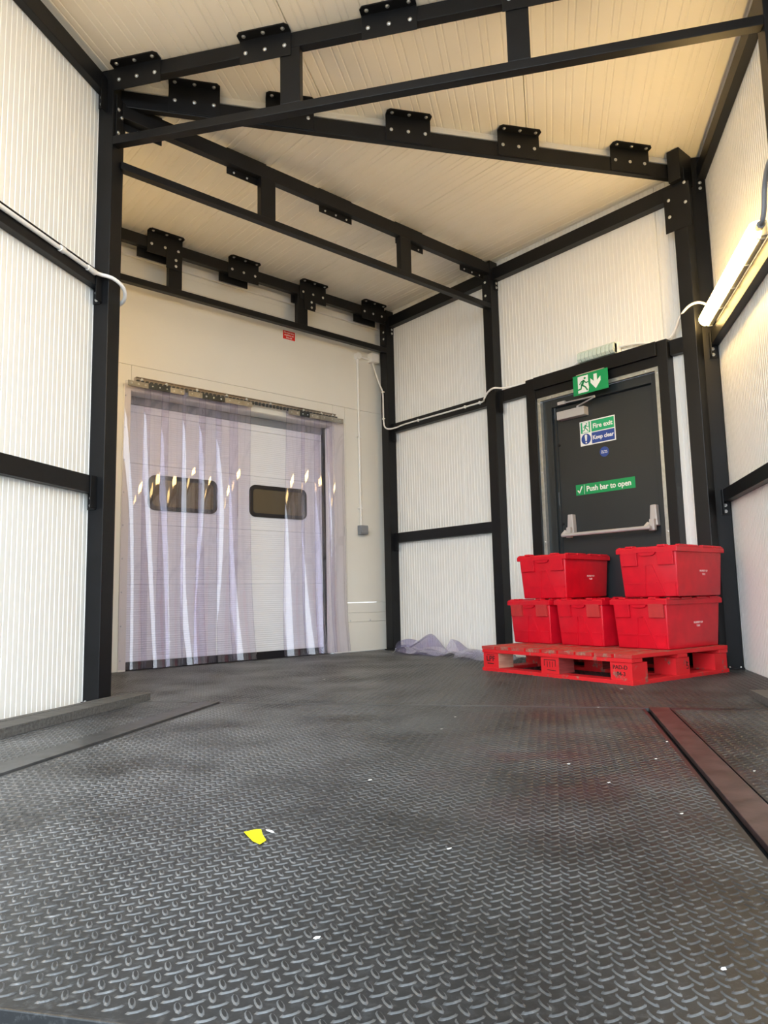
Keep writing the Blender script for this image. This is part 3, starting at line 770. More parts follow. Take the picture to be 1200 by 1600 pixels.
# exit sign above the door, hanging on the head
def strokes(mb, frame, segs, w, z0=0.0, z1=0.001):
    for (x0, y0, x1, y1) in segs:
        d = Vector((x1 - x0, y1 - y0)); L = d.length or 1e-6; d /= L; nn = Vector((-d.y, d.x)) * w / 2; e = d * w * 0.3
        mb.prism([(x0 - e.x + nn.x * -1, y0 - e.y - nn.y), (x1 + e.x - nn.x, y1 + e.y - nn.y), (x1 + e.x + nn.x, y1 + e.y + nn.y), (x0 - e.x + nn.x, y0 - e.y + nn.y)], z0, z1, frame)
def disc(mb, frame, cx, cy, r, z0, z1, n=24):
    mb.prism([(cx + r * math.cos(2 * math.pi * k / n), cy + r * math.sin(2 * math.pi * k / n)) for k in range(n)], z0, z1, frame)
def running_man(parent, frame, x, y, h, mat_man, mat_bg, z):
    """white doorway with a figure running through it; x,y lower left of a square-ish field of height h"""
    s = h
    b = MB(); b.prism([(x + .10 * s, y + .0 * s), (x + .78 * s, y + .0 * s), (x + .84 * s, y + .25 * s), (x + .80 * s, y + .5 * s), (x + .80 * s, y + 1.0 * s), (x + .10 * s, y + 1.0 * s)], z, z + 0.0008, frame)
    b.build('doorway_symbol', mat_bg, parent)
    b = MB(); z0, z1 = z + 0.0008, z + 0.0016
    disc(b, frame, x + .58 * s, y + .84 * s, .072 * s, z0, z1, 16)
    P = lambda *q: [tuple((x if i % 2 == 0 else y) + v * s for i, v in enumerate(q))]
    strokes(b, frame, P(.50, .70, .38, .46), .15 * s, z0, z1)
    strokes(b, frame, P(.52, .70, .36, .68) + P(.36, .68, .22, .52), .065 * s, z0, z1)
    strokes(b, frame, P(.52, .68, .66, .55) + P(.66, .55, .84, .58), .065 * s, z0, z1)
    strokes(b, frame, P(.38, .46, .60, .30) + P(.60, .30, .72, .10), .085 * s, z0, z1)
    strokes(b, frame, P(.36, .46, .30, .24) + P(.30, .24, .04, .20), .085 * s, z0, z1)
    b.build('running_figure', mat_man, parent)
fr = face_mX(4.505, 2.968, 1.966)
es = thing('exit_sign', 'green emergency exit sign with running figure and down arrow hanging over the door head', 'sign', fr)
MB().box(0, 0.293, 0, 0.150, -0.004, 0.0, fr).build('sign_plate', M_GREEN, es)
MB().box(0.03, 0.263, 0.150, 0.157, -0.014, 0.0, fr).build('mounting_strip', M_ZINC, es)
running_man(es, fr, 0.030, 0.012, 0.126, M_GREEN, M_SWHITE, 0.0002)
b = MB(); b.prism([(0.205, 0.130), (0.178, 0.130), (0.178, 0.078), (0.150, 0.104), (0.150, 0.070), (0.192, 0.020), (0.234, 0.070), (0.234, 0.104), (0.205, 0.078)][::-1], 0.0002, 0.0012, fr)
b.build('down_arrow', M_SWHITE, es)
# fire exit / keep clear sign
fr = face_mX(4.6315, 3.012, 1.606)
s2 = thing('door_sign', 'green and blue fire exit, keep clear sign stuck on the dark door', 'sign', fr)
MB().box(0, 0.298, 0, 0.188, 0, 0.0012, fr).build('sign_plate', M_SWHITE, s2)
MB().box(0.009, 0.090, 0.097, 0.180, 0.0012, 0.0020, fr).build('green_field', M_GREEN2, s2)
MB().box(0.100, 0.290, 0.097, 0.180, 0.0012, 0.0020, fr).build('green_field', M_GREEN2, s2)
MB().box(0.100, 0.290, 0.008, 0.090, 0.0012, 0.0020, fr).build('blue_field', M_BLUE, s2)
b = MB(); disc(b, fr, 0.050, 0.050, 0.041, 0.0012, 0.0020); b.build('blue_disc', M_BLUE, s2)
b = MB(); b.prism([(0.044, 0.036), (0.056, 0.036), (0.061, 0.078), (0.055, 0.084), (0.045, 0.084), (0.039, 0.078)], 0.0020, 0.0028, fr); disc(b, fr, 0.050, 0.022, 0.0065, 0.0020, 0.0028, 14)
b.build('exclamation_mark', M_SWHITE, s2)
running_man(s2, fr, 0.016, 0.100, 0.078, M_GREEN2, M_SWHITE, 0.0020)
text_obj('lettering', 'Fire exit', 0.050, M_SWHITE, s2, fr @ T(0.195, 0.136, 0.0026), bold=0.0011, sx=0.98)
text_obj('lettering', 'Keep clear', 0.043, M_SWHITE, s2, fr @ T(0.195, 0.049, 0.0026), bold=0.0010, sx=0.94)
fr = face_mX(4.6315, 2.815, 1.535)
s3 = thing('round_sticker', 'small round blue sticker under the fire exit sign on the door', 'sticker', fr)
b = MB(); disc(b, fr, 0, 0, 0.038, 0, 0.001); b.build('disc', M_BLUE, s3)
b = MB()
for k in range(40):
    if k % 20 in (0,): pass
    a0, a1 = 2 * math.pi * k / 40, 2 * math.pi * (k + 1) / 40
    b.prism([(0.0335 * math.cos(a0), 0.0335 * math.sin(a0)), (0.0350 * math.cos(a0), 0.0350 * math.sin(a0)), (0.0350 * math.cos(a1), 0.0350 * math.sin(a1)), (0.0335 * math.cos(a1), 0.0335 * math.sin(a1))], 0.001, 0.0014, fr)
b.build('ring_line', M_SWHITE, s3) if False else None
text_obj('lettering', 'Fire door\nKeep shut', 0.0125, M_SWHITE, s3, fr @ T(0, 0, 0.0014), bold=0.0003, depth=0.0003)
fr = face_mX(4.6315, 3.075, 1.236)
s4 = thing('push_bar_sign', 'long green push bar to open sign stuck above the silver bar', 'sign', fr)
MB().box(0, 0.490, 0, 0.081, 0, 0.0012, fr).build('sign_plate', M_GREEN, s4)
MB().box(0.073, 0.0755, 0.004, 0.077, 0.0012, 0.0018, fr).build('divider', M_SWHITE, s4)
b = MB(); strokes(b, fr, [(0.018, 0.036, 0.030, 0.018), (0.030, 0.018, 0.054, 0.064)], 0.009, 0.0012, 0.0020); b.build('tick_symbol', M_SWHITE, s4)
text_obj('lettering', 'Push bar to open', 0.057, M_SWHITE, s4, fr @ T(0.276, 0.040, 0.0018), bold=0.0012, sx=0.93)

# ================================================================ SECTIONAL DOOR (door_1) and curtain
d1 = thing('door_1', None, None, T(3.015, 5.43, 0), kind='structure')
YL = 5.43
zs = [0.053, 0.620, 1.126, 1.597, 2.035]
zs = [0.053, 0.640, 1.110, 1.590, 2.000, 2.30]
def door_section(z0, z1):
    pr = [(z0, 0.012), (z0 + 0.003, 0.0)]
    p = 0.0178; k = int((z1 - z0 - 0.05) / p); zz = z0 + 0.028
    for i in range(k):
        pr += [(zz, 0.0), (zz + p * 0.30, 0.0013), (zz + p * 0.5, 0.0013), (zz + p * 0.8, 0.0)]; zz += p
    pr += [(z1 - 0.003, 0.0), (z1, 0.012)]
    n = len(pr); x0, x1 = OX0 - 0.05, OX1 + 0.0
    x1 = 3.955
    mb = MB(); mb.add([(x0, YL + d, z) for z, d in pr] + [(x1, YL + d, z) for z, d in pr], [(i, n + i, n + i + 1, i + 1) for i in range(n - 1)])
    mb.box(x0, x1, YL + 0.006, YL + 0.045, z0 + 0.001, z1 - 0.001)
    return mb
for i in range(5):
    door_section(zs[i], zs[i + 1]).build('door_section', M_DOORW, d1)
MB().box(OX0 - 0.2, OX1 + 0.2, YB - 0.012, YL + 0.2, -0.06, -0.012).build('pit_floor', M_RUBBER, d1)
MB().box(OX0 - 0.1, OX1 + 0.1, YL + 0.06, YL + 0.10, -0.06, 2.4).build('room_behind', M_CHARCOAL, d1)
MB().box(OX0 - 0.05, 3.955, YL + 0.005, YL + 0.035, -0.02, 0.053).build('bottom_seal', M_RUBBER, d1)
MB().box(3.956, 3.984, YL - 0.03, YL + 0.04, 0, OZ1).build('side_seal', M_RUBBER, d1)
def round_rect(x0, x1, z0, z1, r, n=7):
    pts = []
    for cx, cz, a in ((x1 - r, z1 - r, 0), (x0 + r, z1 - r, 90), (x0 + r, z0 + r, 180), (x1 - r, z0 + r, 270)):
        for k in range(n): 
            t = math.radians(a + 90 * k / (n - 1)); pts.append((cx + r * math.cos(t), cz + r * math.sin(t)))
    return pts
def ring(mb, outer, inner, z0, z1, m):
    n = len(outer)
    vs = [(p[0], p[1], z) for z in (z0, z1) for q in (outer, inner) for p in q]
    vs = [m @ Vector(v) for v in vs]
    fs = []
    for i in range(n):
        j = (i + 1) % n
        fs += [(2 * n + i, 2 * n + j, 3 * n + j, 3 * n + i), (i, j, 2 * n + j, 2 * n + i), (n + j, n + i, 3 * n + i, 3 * n + j)]
    mb.add(vs, fs)
for x0, x1 in ((2.254, 2.856), (3.168, 3.772)):
    m = face_mY(0, YL, 0)
    fo = MB(); ring(fo, round_rect(x0, x1, 1.228, 1.512, 0.060), round_rect(x0 + .034, x1 - .034, 1.262, 1.478, 0.032), 0.0, 0.014, m)
    w = fo.build('window_frame', M_RUBBER, d1, smooth=True, sharp=30)
    b = MB(); b.prism(round_rect(x0 + .034, x1 - .034, 1.262, 1.478, 0.032), 0.002, 0.006, m); b.build('pane', M_GLASS, w)
# reveal of the opening (white), inner door track step on the right
MB().box(OX1, OX1 + 0.05, YB + 0.004, YL + 0.05, 0, OZ1).build('reveal', M_BWALL, d1)
MB().box(OX0 - 0.10, OX0, YB + 0.004, YL - 0.02, 0, OZ1).build('reveal', M_BWALL, d1)
MB().box(OX0 - 0.10, OX1 + 0.05, YB + 0.004, YL + 0.05, OZ1, OZ1 + 0.04).build('reveal', M_BWALL, d1)
MB().box(OX1 - 0.035, OX1 - 0.001, YB + 0.05, YB + 0.085, 0, OZ1 - 0.02).build('guide_track', M_FLASH, d1, bevel=0.006)
MB().box(OX0 - .02, OX1, YL - 0.012, YL - 0.002, 2.06, OZ1).build('lintel_seal', M_GREY_PL, d1)
# trim frame around the opening
MB().box(OX0 - 0.062, OX0 - 0.004, YB - 0.012, YB, 0.0, 2.168).build('frame_trim', M_BWALL, d1, bevel=0.002)
MB().box(OX1 + 0.004, OX1 + 0.062, YB - 0.012, YB, 0.0, 2.168).build('frame_trim', M_BWALL, d1, bevel=0.002)
ft = MB().box(OX0 - 0.062, OX1 + 0.062, YB - 0.011, YB, OZ1 + 0.003, 2.168).build('frame_trim', M_BWALL, d1, bevel=0.002)
for k in range(9): bolt(ft, WORLD, (OX0 - 0.045, YB - 0.012, 0.08 + k * 0.25), (0, -1, 0), BOLT_S)

# strip curtain
cur = thing('strip_curtain', 'clear plastic strip curtain hung on a steel rail in front of the white loading door', 'curtain', T(3.02, 5.24, 0))
rl = MB().box(2.062, 3.985, 5.235, 5.268, 2.196, 2.226)
rl.box(2.062, 3.985, 5.225, 5.262, 2.222, 2.228)
rl_o = rl.build('hanging_rail', M_STAIN, cur, bevel=0.001)
teeth = MB()
x = 2.07
while x < 3.98:
    teeth.box(x, x + 0.018, 5.222, 5.234, 2.176, 2.204); x += 0.036
tag(teeth.build('hook_teeth', M_STAIN_B, rl_o), kind='stuff')
for x in (2.11, 2.31, 2.57, 2.84, 3.03, 3.27, 3.62, 3.82, 3.95): bolt(rl_o, WORLD, (x, 5.234, 2.212), (0, -1, 0))
def strip(x, w, seed, ybase, z1=2.185, z0=0.02, bow=1.0, sweep=0.0, flare=0.0):
    rn = random.Random(seed); nu, nv = 12, 26; th = 0.0035
    ph = rn.uniform(0, 6); rows = []
    for j in range(nv + 1):
        t = j / nv; z = z1 + (z0 - z1) * t
        b_ = (0.010 + 0.026 * min(1, t * 2.2)) * bow * (1 + 0.25 * math.sin(ph + t * 5))
        dx = sweep * t * t + 0.006 * math.sin(ph + 4 * t)
        dy = -0.010 * math.sin(ph * 2 + 3 * t) * t - flare * max(0, t - 0.75) ** 2 * 10
        skew = 0.02 * math.sin(ph + 2.2 * t) * t
        row = []
        for i in range(nu + 1):
            u = i / nu * 2 - 1
            row.append(((x + dx + u * w / 2), ybase + dy - b_ * (1 - u * u) + skew * u, z))
        rows.append(row)
    vs = []; fs = []; W1 = nu + 1; N = (nv + 1) * W1
    for off in (0, th):
        for row in rows: vs += [(p[0], p[1] + off, p[2]) for p in row]
    for j in range(nv):
        for i in range(nu):
            a = j * W1 + i
            fs.append((a, a + W1, a + W1 + 1, a + 1)); fs.append((N + a, N + a + 1, N + a + W1 + 1, N + a + W1))
        a = j * W1; fs.append((a, N + a, N + a + W1, a + W1)); a += nu; fs.append((a, a + W1, N + a + W1, N + a))
    for i in range(nu):
        fs.append((i, i + 1, N + i + 1, N + i)); a = nv * W1 + i; fs.append((a, N + a, N + a + 1, a + 1))
    mb_ = MB().add(vs, fs)
    for q in range(len(fs)):
        if q >= nv * (2 * nu + 2) or q % (2 * nu + 2) >= 2 * nu: mb_.mi[q] = 1
    o = mb_.build('curtain_strip', [M_PVC, M_PVC_EDGE], cur, smooth=True, sharp=60)
    return o
xs = [2.085, 2.225, 2.375, 2.535, 2.685, 2.835, 2.965]
for i, x in enumerate(xs):
    strip(x, 0.20, 10 + i, 5.232 - (i % 2) * 0.016, bow=1.0, sweep=(-0.02, 0.01, -0.03, 0.02, -0.03, 0.0, 0.03)[i], flare=0.05)
for i, x in enumerate([3.53, 3.68, 3.84, 3.96]):
    strip(x, 0.20, 40 + i, 5.232 - (i % 2) * 0.016, bow=1.05, sweep=(-0.05, 0.02, 0.0, 0.04)[i], flare=0.06)
for i, (x0, x1, mt) in enumerate([(1.988, 2.150, M_STAIN_D), (2.150, 2.325, M_STAIN_B), (2.325, 2.445, M_STAIN_D), (2.475, 2.60, M_STAIN_D), (2.60, 2.80, M_STAIN_B), (2.80, 3.062, M_STAIN_D),
                                  (3.432, 3.555, M_STAIN_D), (3.555, 3.66, M_STAIN_B), (3.66, 3.775, M_STAIN_D), (3.775, 4.048, M_STAIN_D)]):
    c = MB().box(x0 + 0.002, x1 - 0.002, 5.192 if i % 2 else 5.196, 5.205, 2.140, 2.182).build('clamp_plate', mt, cur, bevel=0.001)
    nb = 3 if x1 - x0 > 0.16 else 2
    for k in range(nb): bolt(c, WORLD, (x0 + (k + 0.5) * (x1 - x0) / nb, 5.194, 2.161), (0, -1, 0), BOLT_S)

# red label on the building wall
fr = face_mY(3.425, YB - 0.001, 2.858)
lb = thing('warning_label', 'small red label with white writing high on the building wall under the rear truss', 'label', fr)
MB().box(0, 0.140, 0, 0.088, 0, 0.001, fr).build('sign_plate', M_SWHITE, lb)
MB().box(0.004, 0.136, 0.004, 0.084, 0.001, 0.0016, fr).build('red_field', M_SRED, lb)
text_obj('lettering', 'Do not hang\nanything on\nthis rail', 0.0215, M_SWHITE, lb, fr @ T(0.07, 0.044, 0.0020), bold=0.0004, depth=0.0003, spacing=1.1)

# ================================================================ ELECTRICAL
jb = thing('junction_box', 'white square junction box in the far corner below the rear truss', 'junction box', T(4.475, YB - 0.04, 2.85))
MB().box(4.43, 4.522, YB - 0.075, YB - 0.002, 2.832, 2.925).build('body', M_WHITE_PL, jb, bevel=0.004)
MB().box(4.433, 4.519, YB - 0.081, YB - 0.075, 2.836, 2.921).build('lid', M_WHITE_PL, jb, bevel=0.002)
cd = thing('conduit', 'thin white conduit running down the building wall to a grey box', 'conduit', T(4.29, YB - 0.02, 1.2))
MB().tube([(4.295, YB - 0.016, 1.19), (4.287, YB - 0.016, 2.84)], 0.010, 12).build('pipe', M_WHITE_PL, cd, smooth=True)
MB().tube([(4.287, YB - 0.020, 2.868), (4.43, YB - 0.020, 2.868)], 0.010, 12).build('pipe', M_WHITE_PL, cd, smooth=True)
tb = MB().tube([(4.287, YB - 0.045, 2.868), (4.287, YB - 0.001, 2.868)], 0.033, 20).build('round_box', M_WHITE_PL, cd, smooth=True)
MB().tube([(4.287, YB - 0.016, 2.80), (4.287, YB - 0.016, 2.845)], 0.0145, 12).build('coupler', M_WHITE_PL, cd, smooth=True)
for z in (2.05, 1.35): MB().box(4.272, 4.310, YB - 0.028, YB - 0.001, z, z + 0.012).build('saddle', M_WHITE_PL, cd, bevel=0.002)
gb = thing('switch_box', 'grey socket box at the bottom of the white conduit on the building wall', 'socket', T(4.305, YB - 0.04, 1.11))
MB().box(4.262, 4.352, YB - 0.055, YB - 0.002, 1.100, 1.188).build('body', M_GREY_PL, gb, bevel=0.004)
MB().box(4.268, 4.346, YB - 0.064, YB - 0.055, 1.112, 1.176).build('flap', M_GREY_PL, gb, bevel=0.003)
# cable around the far post and along the rail to the emergency light
cb_ = thing('cable', 'white cable from the junction box along the upper rail to the emergency light', 'cable', T(4.56, 4.4, 2.1))
path = bez([(4.475, YB - 0.03, 2.832), (4.485, 5.235, 2.76), (4.515, 5.205, 2.62), (4.522, 5.165, 2.52), (4.521, 5.160, 2.36), (4.521, 5.158, 2.23), (4.519, 5.140, 2.165), (4.522, 5.09, 2.135), (4.560, 5.03, 2.140),
            (4.570, 4.90, 2.152), (4.570, 4.60, 2.152), (4.570, 4.30, 2.150), (4.570, 3.98, 2.150), (4.560, 3.90, 2.150), (4.520, 3.855, 2.155), (4.520, 3.84, 2.175), (4.516, 3.80, 2.205), (4.520, 3.745, 2.222), (4.560, 3.69, 2.215), (4.590, 3.60, 2.213), (4.600, 3.47, 2.213),
            (4.600, 3.42, 2.226), (4.600, 3.30, 2.222), (4.600, 3.05, 2.235), (4.60, 2.955, 2.262)], 6)
MB().tube(path, 0.0075, 8).build('sheath', M_WHITE_PL, cb_, smooth=True)
for p in [(4.519, 5.150, 2.52, 0), (4.519, 5.150, 2.25, 0), (4.568, 4.72, 2.152, 1), (4.568, 4.12, 2.150, 1), (4.568, 3.95, 2.150, 1)]:
    if p[3]: MB().box(4.560, 4.579, p[1] - 0.006, p[1] + 0.006, p[2] - 0.013, p[2] + 0.013).build('clip', M_WHITE_PL, cb_, bevel=0.002)
    else: MB().box(4.512, 4.530, p[1] - 0.006, p[1] + 0.022, p[2] - 0.006, p[2] + 0.006).build('clip', M_WHITE_PL, cb_, bevel=0.002)
# emergency bulkhead light
el = thing('emergency_light', 'white ribbed emergency bulkhead light on top of the fire door head', 'light', T(4.58, 2.80, 2.215))
MB().box(4.585, 4.629, 2.625, 2.952, 2.216, 2.315).build('housing', M_WHITE_PL, el, bevel=0.006)
b = MB(); NR_ = 9
pr = []
for k in range(NR_):
    y0 = 2.634 + k * (2.943 - 2.634) / NR_; wv = (2.943 - 2.634) / NR_
    b.prism([(4.586, 2.222), (4.545, 2.226), (4.527, 2.245), (4.532, 2.290), (4.556, 2.309), (4.586, 2.311)][::-1], 0, 1, Matrix(((1, 0, 0, 0), (0, 0, wv * 0.86, y0), (0, 1, 0, 0), (0, 0, 0, 1))))
lens = b.build('ribbed_lens', M_LENS, el, bevel=0.002)
MB().box(4.55, 4.586, 2.634, 2.943, 2.228, 2.304).build('diffuser', M_LENS, el, bevel=0.004)
# cable from the emergency light to the batten lamp
c2 = thing('cable', 'white cable looping from the emergency light up to the lit batten lamp', 'cable', T(4.58, 2.3, 2.2))
pw = POD @ Vector((1.085, 4.862, 2.335))
path = bez([(4.60, 2.622, 2.275), (4.60, 2.50, 2.262), (4.60, 2.38, 2.232), (4.600, 2.30, 2.222), (4.590, 2.24, 2.225), (4.575, 2.19, 2.26), (4.545, 2.135, 2.33), (4.520, 2.06, 2.375), (4.535, 2.00, 2.385), (4.60, 1.97, 2.37), (pw.x + 0.02, pw.y + 0.02, 2.34), (pw.x, pw.y, 2.30)], 8)
MB().tube(path, 0.0085, 8).build('sheath', M_WHITE_PL, c2, smooth=True)
# batten lamps
def batten(label, side, r0, r1, z, POD=POD, wall=None, mat=None):
    """tube-shaped LED batten on the upper rail; side 1 right wall, -1 left wall"""
    xw = wall if wall is not None else ((NR - 0.055) if side > 0 else (NL + 0.047))
    s = -side
    t = thing('batten_lamp', label, 'lamp', POD @ T(xw, (r0 + r1) / 2, z))
    L = r1 - r0
    body = MB().box(min(xw, xw + s * 0.034), max(xw, xw + s * 0.034), r0 + 0.02, r1 - 0.02, z - 0.040, z + 0.040).build('tray', M_GREY_PL, t, POD, bevel=0.004)
    pts = []; segs = 14
    prof = [(xw + s * (0.034 + 0.055 * math.sin(math.pi * k / segs) ** 0.8), z - 0.045 * math.cos(math.pi * k / segs)) for k in range(segs + 1)]
    mb = MB(); n = len(prof); vs = []; fs = []
    st = [(r0, 0.55), (r0 + 0.01, 0.8), (r0 + 0.03, 1), (r1 - 0.03, 1), (r1 - 0.01, 0.8), (r1, 0.55)]
    cx, cz = xw + s * 0.034, z
    for r, k in st: vs += [(cx + (a - cx) * k, r, cz + (c - cz) * k) for a, c in prof]
    for i in range(len(st) - 1):
        fs += [(i * n + k, i * n + k + 1, (i + 1) * n + k + 1, (i + 1) * n + k) for k in range(n - 1)]
        fs += [(i * n + n - 1, i * n, (i + 1) * n, (i + 1) * n + n - 1)]
    fs += [tuple(range(n)), tuple((len(st) - 1) * n + k for k in range(n))]
    mb.add(vs, fs).build('diffuser', mat or M_LAMP, t, POD, smooth=True, sharp=50)
    for k in range(5):
        rr = r0 + L * (0.03 + 0.235 * k)
        MB().tube([(xw + s * 0.008, rr, z - 0.048), (xw + s * 0.030, rr, z - 0.050), (xw + s * 0.052, rr, z - 0.042)], 0.004, 6).build('clip', M_ZINC, t, POD)
    return t
batten('lit white tube batten lamp on the right ribbed wall, above the crates', 1, 3.62, 4.87, 2.262)
batten('lit tube batten lamp on the left wall near the open end of the pod', -1, 1.05, 2.30, 2.262)
batten('lit tube batten lamp on the right wall nearer the yard, out past the first', 1, 1.25, 2.50, 2.262, mat=M_LAMP_DIM)
batten('unseen tube lamp added behind the corner post to brighten the rear bay', -1, 4.00, 5.00, 2.262, WORLD, XLB + 0.03, M_LAMP_DIM)  # extra lamp out of view, added to lift the light in the rear bay
gc = thing('cable', 'grey flexible cable rising from the near end of the lit batten lamp', 'cable', POD @ T(1.09, 3.6, 2.26))
MB().tube(bez([(1.075, 3.60, 2.255), (1.075, 3.555, 2.262), (1.080, 3.535, 2.31), (1.085, 3.52, 2.40), (1.085, 3.46, 2.46), (1.085, 3.36, 2.49), (1.05, 3.22, 2.50), (1.048, 3.1, 2.50)], 8), 0.012, 10).build('sheath', M_GREY_PL, gc, POD, smooth=True)
MB().tube([(1.075, 3.625, 2.255), (1.075, 3.585, 2.255)], 0.020, 10).build('gland', M_GREY_PL, gc, POD, smooth=True)
# conduit on the left upper rail and its flexible tail round the post
lc = thing('conduit', 'white conduit on the upper left rail with a flexible tail curling round the corner post', 'conduit', POD @ T(-2.28, 2.7, 2.25))
zc_ = 2.250
MB().tube([(-2.280, 2.31, zc_), (-2.280, 3.145, zc_)], 0.0115, 12).build('pipe', M_WHITE_PL, lc, POD, smooth=True)
MB().tube([(-2.280, 3.10, zc_), (-2.280, 3.165, zc_)], 0.0155, 12).build('coupler', M_WHITE_PL, lc, POD, smooth=True)
MB().tube([(-2.280, 2.885, zc_), (-2.280, 2.915, zc_)], 0.0165, 12).build('coupler', M_WHITE_PL, lc, POD, smooth=True)
MB().tube(bez([(-2.280, 3.15, zc_), (-2.268, 3.195, zc_ + 0.002), (-2.245, 3.222, zc_ + 0.001), (-2.222, 3.245, zc_ - 0.006), (-2.205, 3.285, zc_ - 0.022), (-2.206, 3.325, zc_ - 0.045), (-2.222, 3.352, zc_ - 0.066), (-2.250, 3.375, zc_ - 0.080), (-2.29, 3.39, zc_ - 0.09)], 8), 0.0105, 10).build('flexible_tail', M_WHITE_PL, lc, POD, smooth=True)

# ================================================================ PALLET
PM = T(3.550, 2.069, 0.0) @ rotz(-math.radians(6.1)) @ Matrix.Diagonal((0.95, 1.18 / 1.2, 1.03, 1))
PMR = T(3.550, 2.069, 0.0) @ rotz(-math.radians(6.1))
pal = thing('pallet', 'red painted wooden pallet on the steel floor, loaded with red crates', 'pallet', PMR)
PZ = 0.158
PTOP = 0.158 * 1.03 + 0.001
def pbox(name, u0, u1, v0, v1, z0, z1, mat, mats=None):
    b = MB(); b.box(u0, u1, v0, v1, z0, z1)
    if mats:      # faces: bottom, top, -Y, +X, +Y, -X
        b.mi = mats
    return b.build(name, mat, pal, PM, bevel=0.0 if mats else 0.002)
nb = 9; bw = 0.118; gap = (1.2 - nb * bw) / (nb - 1)
for k in range(nb):
    v = k * (bw + gap)
    pbox('deck_board', random.uniform(0, .010), 1.0 - random.uniform(0, .006), v, v + bw, 0.1385, PZ + random.uniform(-0.001, 0.001), [M_PALLET, M_PALLET_TOP], [0, 1, 0, 0, 0, 1])
for u in (0.003, 0.45, 0.90): pbox('stringer_board', u, u + 0.098, 0.001, 1.199, 0.1165, 0.1375, M_PALLET)
for iv, v in enumerate((0.006, 0.527, 1.049)):
    for iu, u in enumerate((0.009, 0.43, 0.850)):
        raw = 1 if iv == 2 and iu == 0 else 2
        mi = [0, 0, 0 if iv == 0 else raw, 0, 0, 0]
        pbox('block', u, u + 0.141, v, v + 0.145, 0.0225, 0.1155, [M_PALLET, M_RAW, M_RAWRED], mi)
for u in (0.0, 0.45, 0.90): pbox('bottom_board', u, u + 0.10, 0.10, 1.10, 0.0, 0.022, M_PALLET)
for v in (0.0, 1.10): pbox('bottom_board', 0.0, 1.0, v, v + 0.10, 0.0, 0.022, M_PALLET)
fx = PM @ face_mX(0.0085, 0, 0)
text_obj('stamp', 'LPF', 0.046, M_PRINT, pal, PM @ face_mX(0.0085, 1.125, 0.078), bold=0.0006, sx=1.25)
text_obj('stamp', 'pallets', 0.016, M_PRINT, pal, PM @ face_mX(0.0085, 1.125, 0.046), bold=0.0004, sx=1.3) if False else None
MB().box(1.09, 1.16, 0, 0.001, 0.102, 0.105).build('stamp', M_PRINT, pal, PM @ Matrix(((0, -1, 0, 0.0085), (1, 0, 0, 0), (0, 0, 1, 0), (0, 0, 0, 1))))
MB().box(1.095, 1.155, 0, 0.001, 0.046, 0.052).build('stamp', M_PRINT, pal, PM @ Matrix(((0, -1, 0, 0.0085), (1, 0, 0, 0), (0, 0, 1, 0), (0, 0, 0, 1))))
text_obj('stamp', 'PAD-D', 0.030, M_PRINT, pal, PM @ face_mX(0.0085, 0.085, 0.089), bold=0.0005, sx=1.1)
text_obj('stamp', '04-3', 0.030, M_PRINT, pal, PM @ face_mX(0.0085, 0.080, 0.055), bold=0.0005, sx=1.1)
b = MB(); m = PM @ face_mX(0.0085, 0.60, 0.07)
strokes(b, m, [(-0.045, 0.030, 0.045, 0.030), (-0.045, 0.030, -0.045, -0.005), (0.045, 0.030, 0.045, -0.005), (-0.02, 0.02, -0.02, -0.01), (0.0, 0.02, 0.0, -0.01), (0.022, 0.02, 0.022, -0.01), (-0.02, -0.028, 0.045, -0.030)], 0.004, 0, 0.0008)
b.build('stamp', M_PRINT, pal)
text_obj('stamp', 'LPF', 0.030, M_PRINT, pal, PM @ (T(0.55, -0.0, 0) @ face_mY(0, 0.0055, 0.072) @ Matrix.Rotation(math.pi / 2, 4, 'Z')), bold=0.0006)

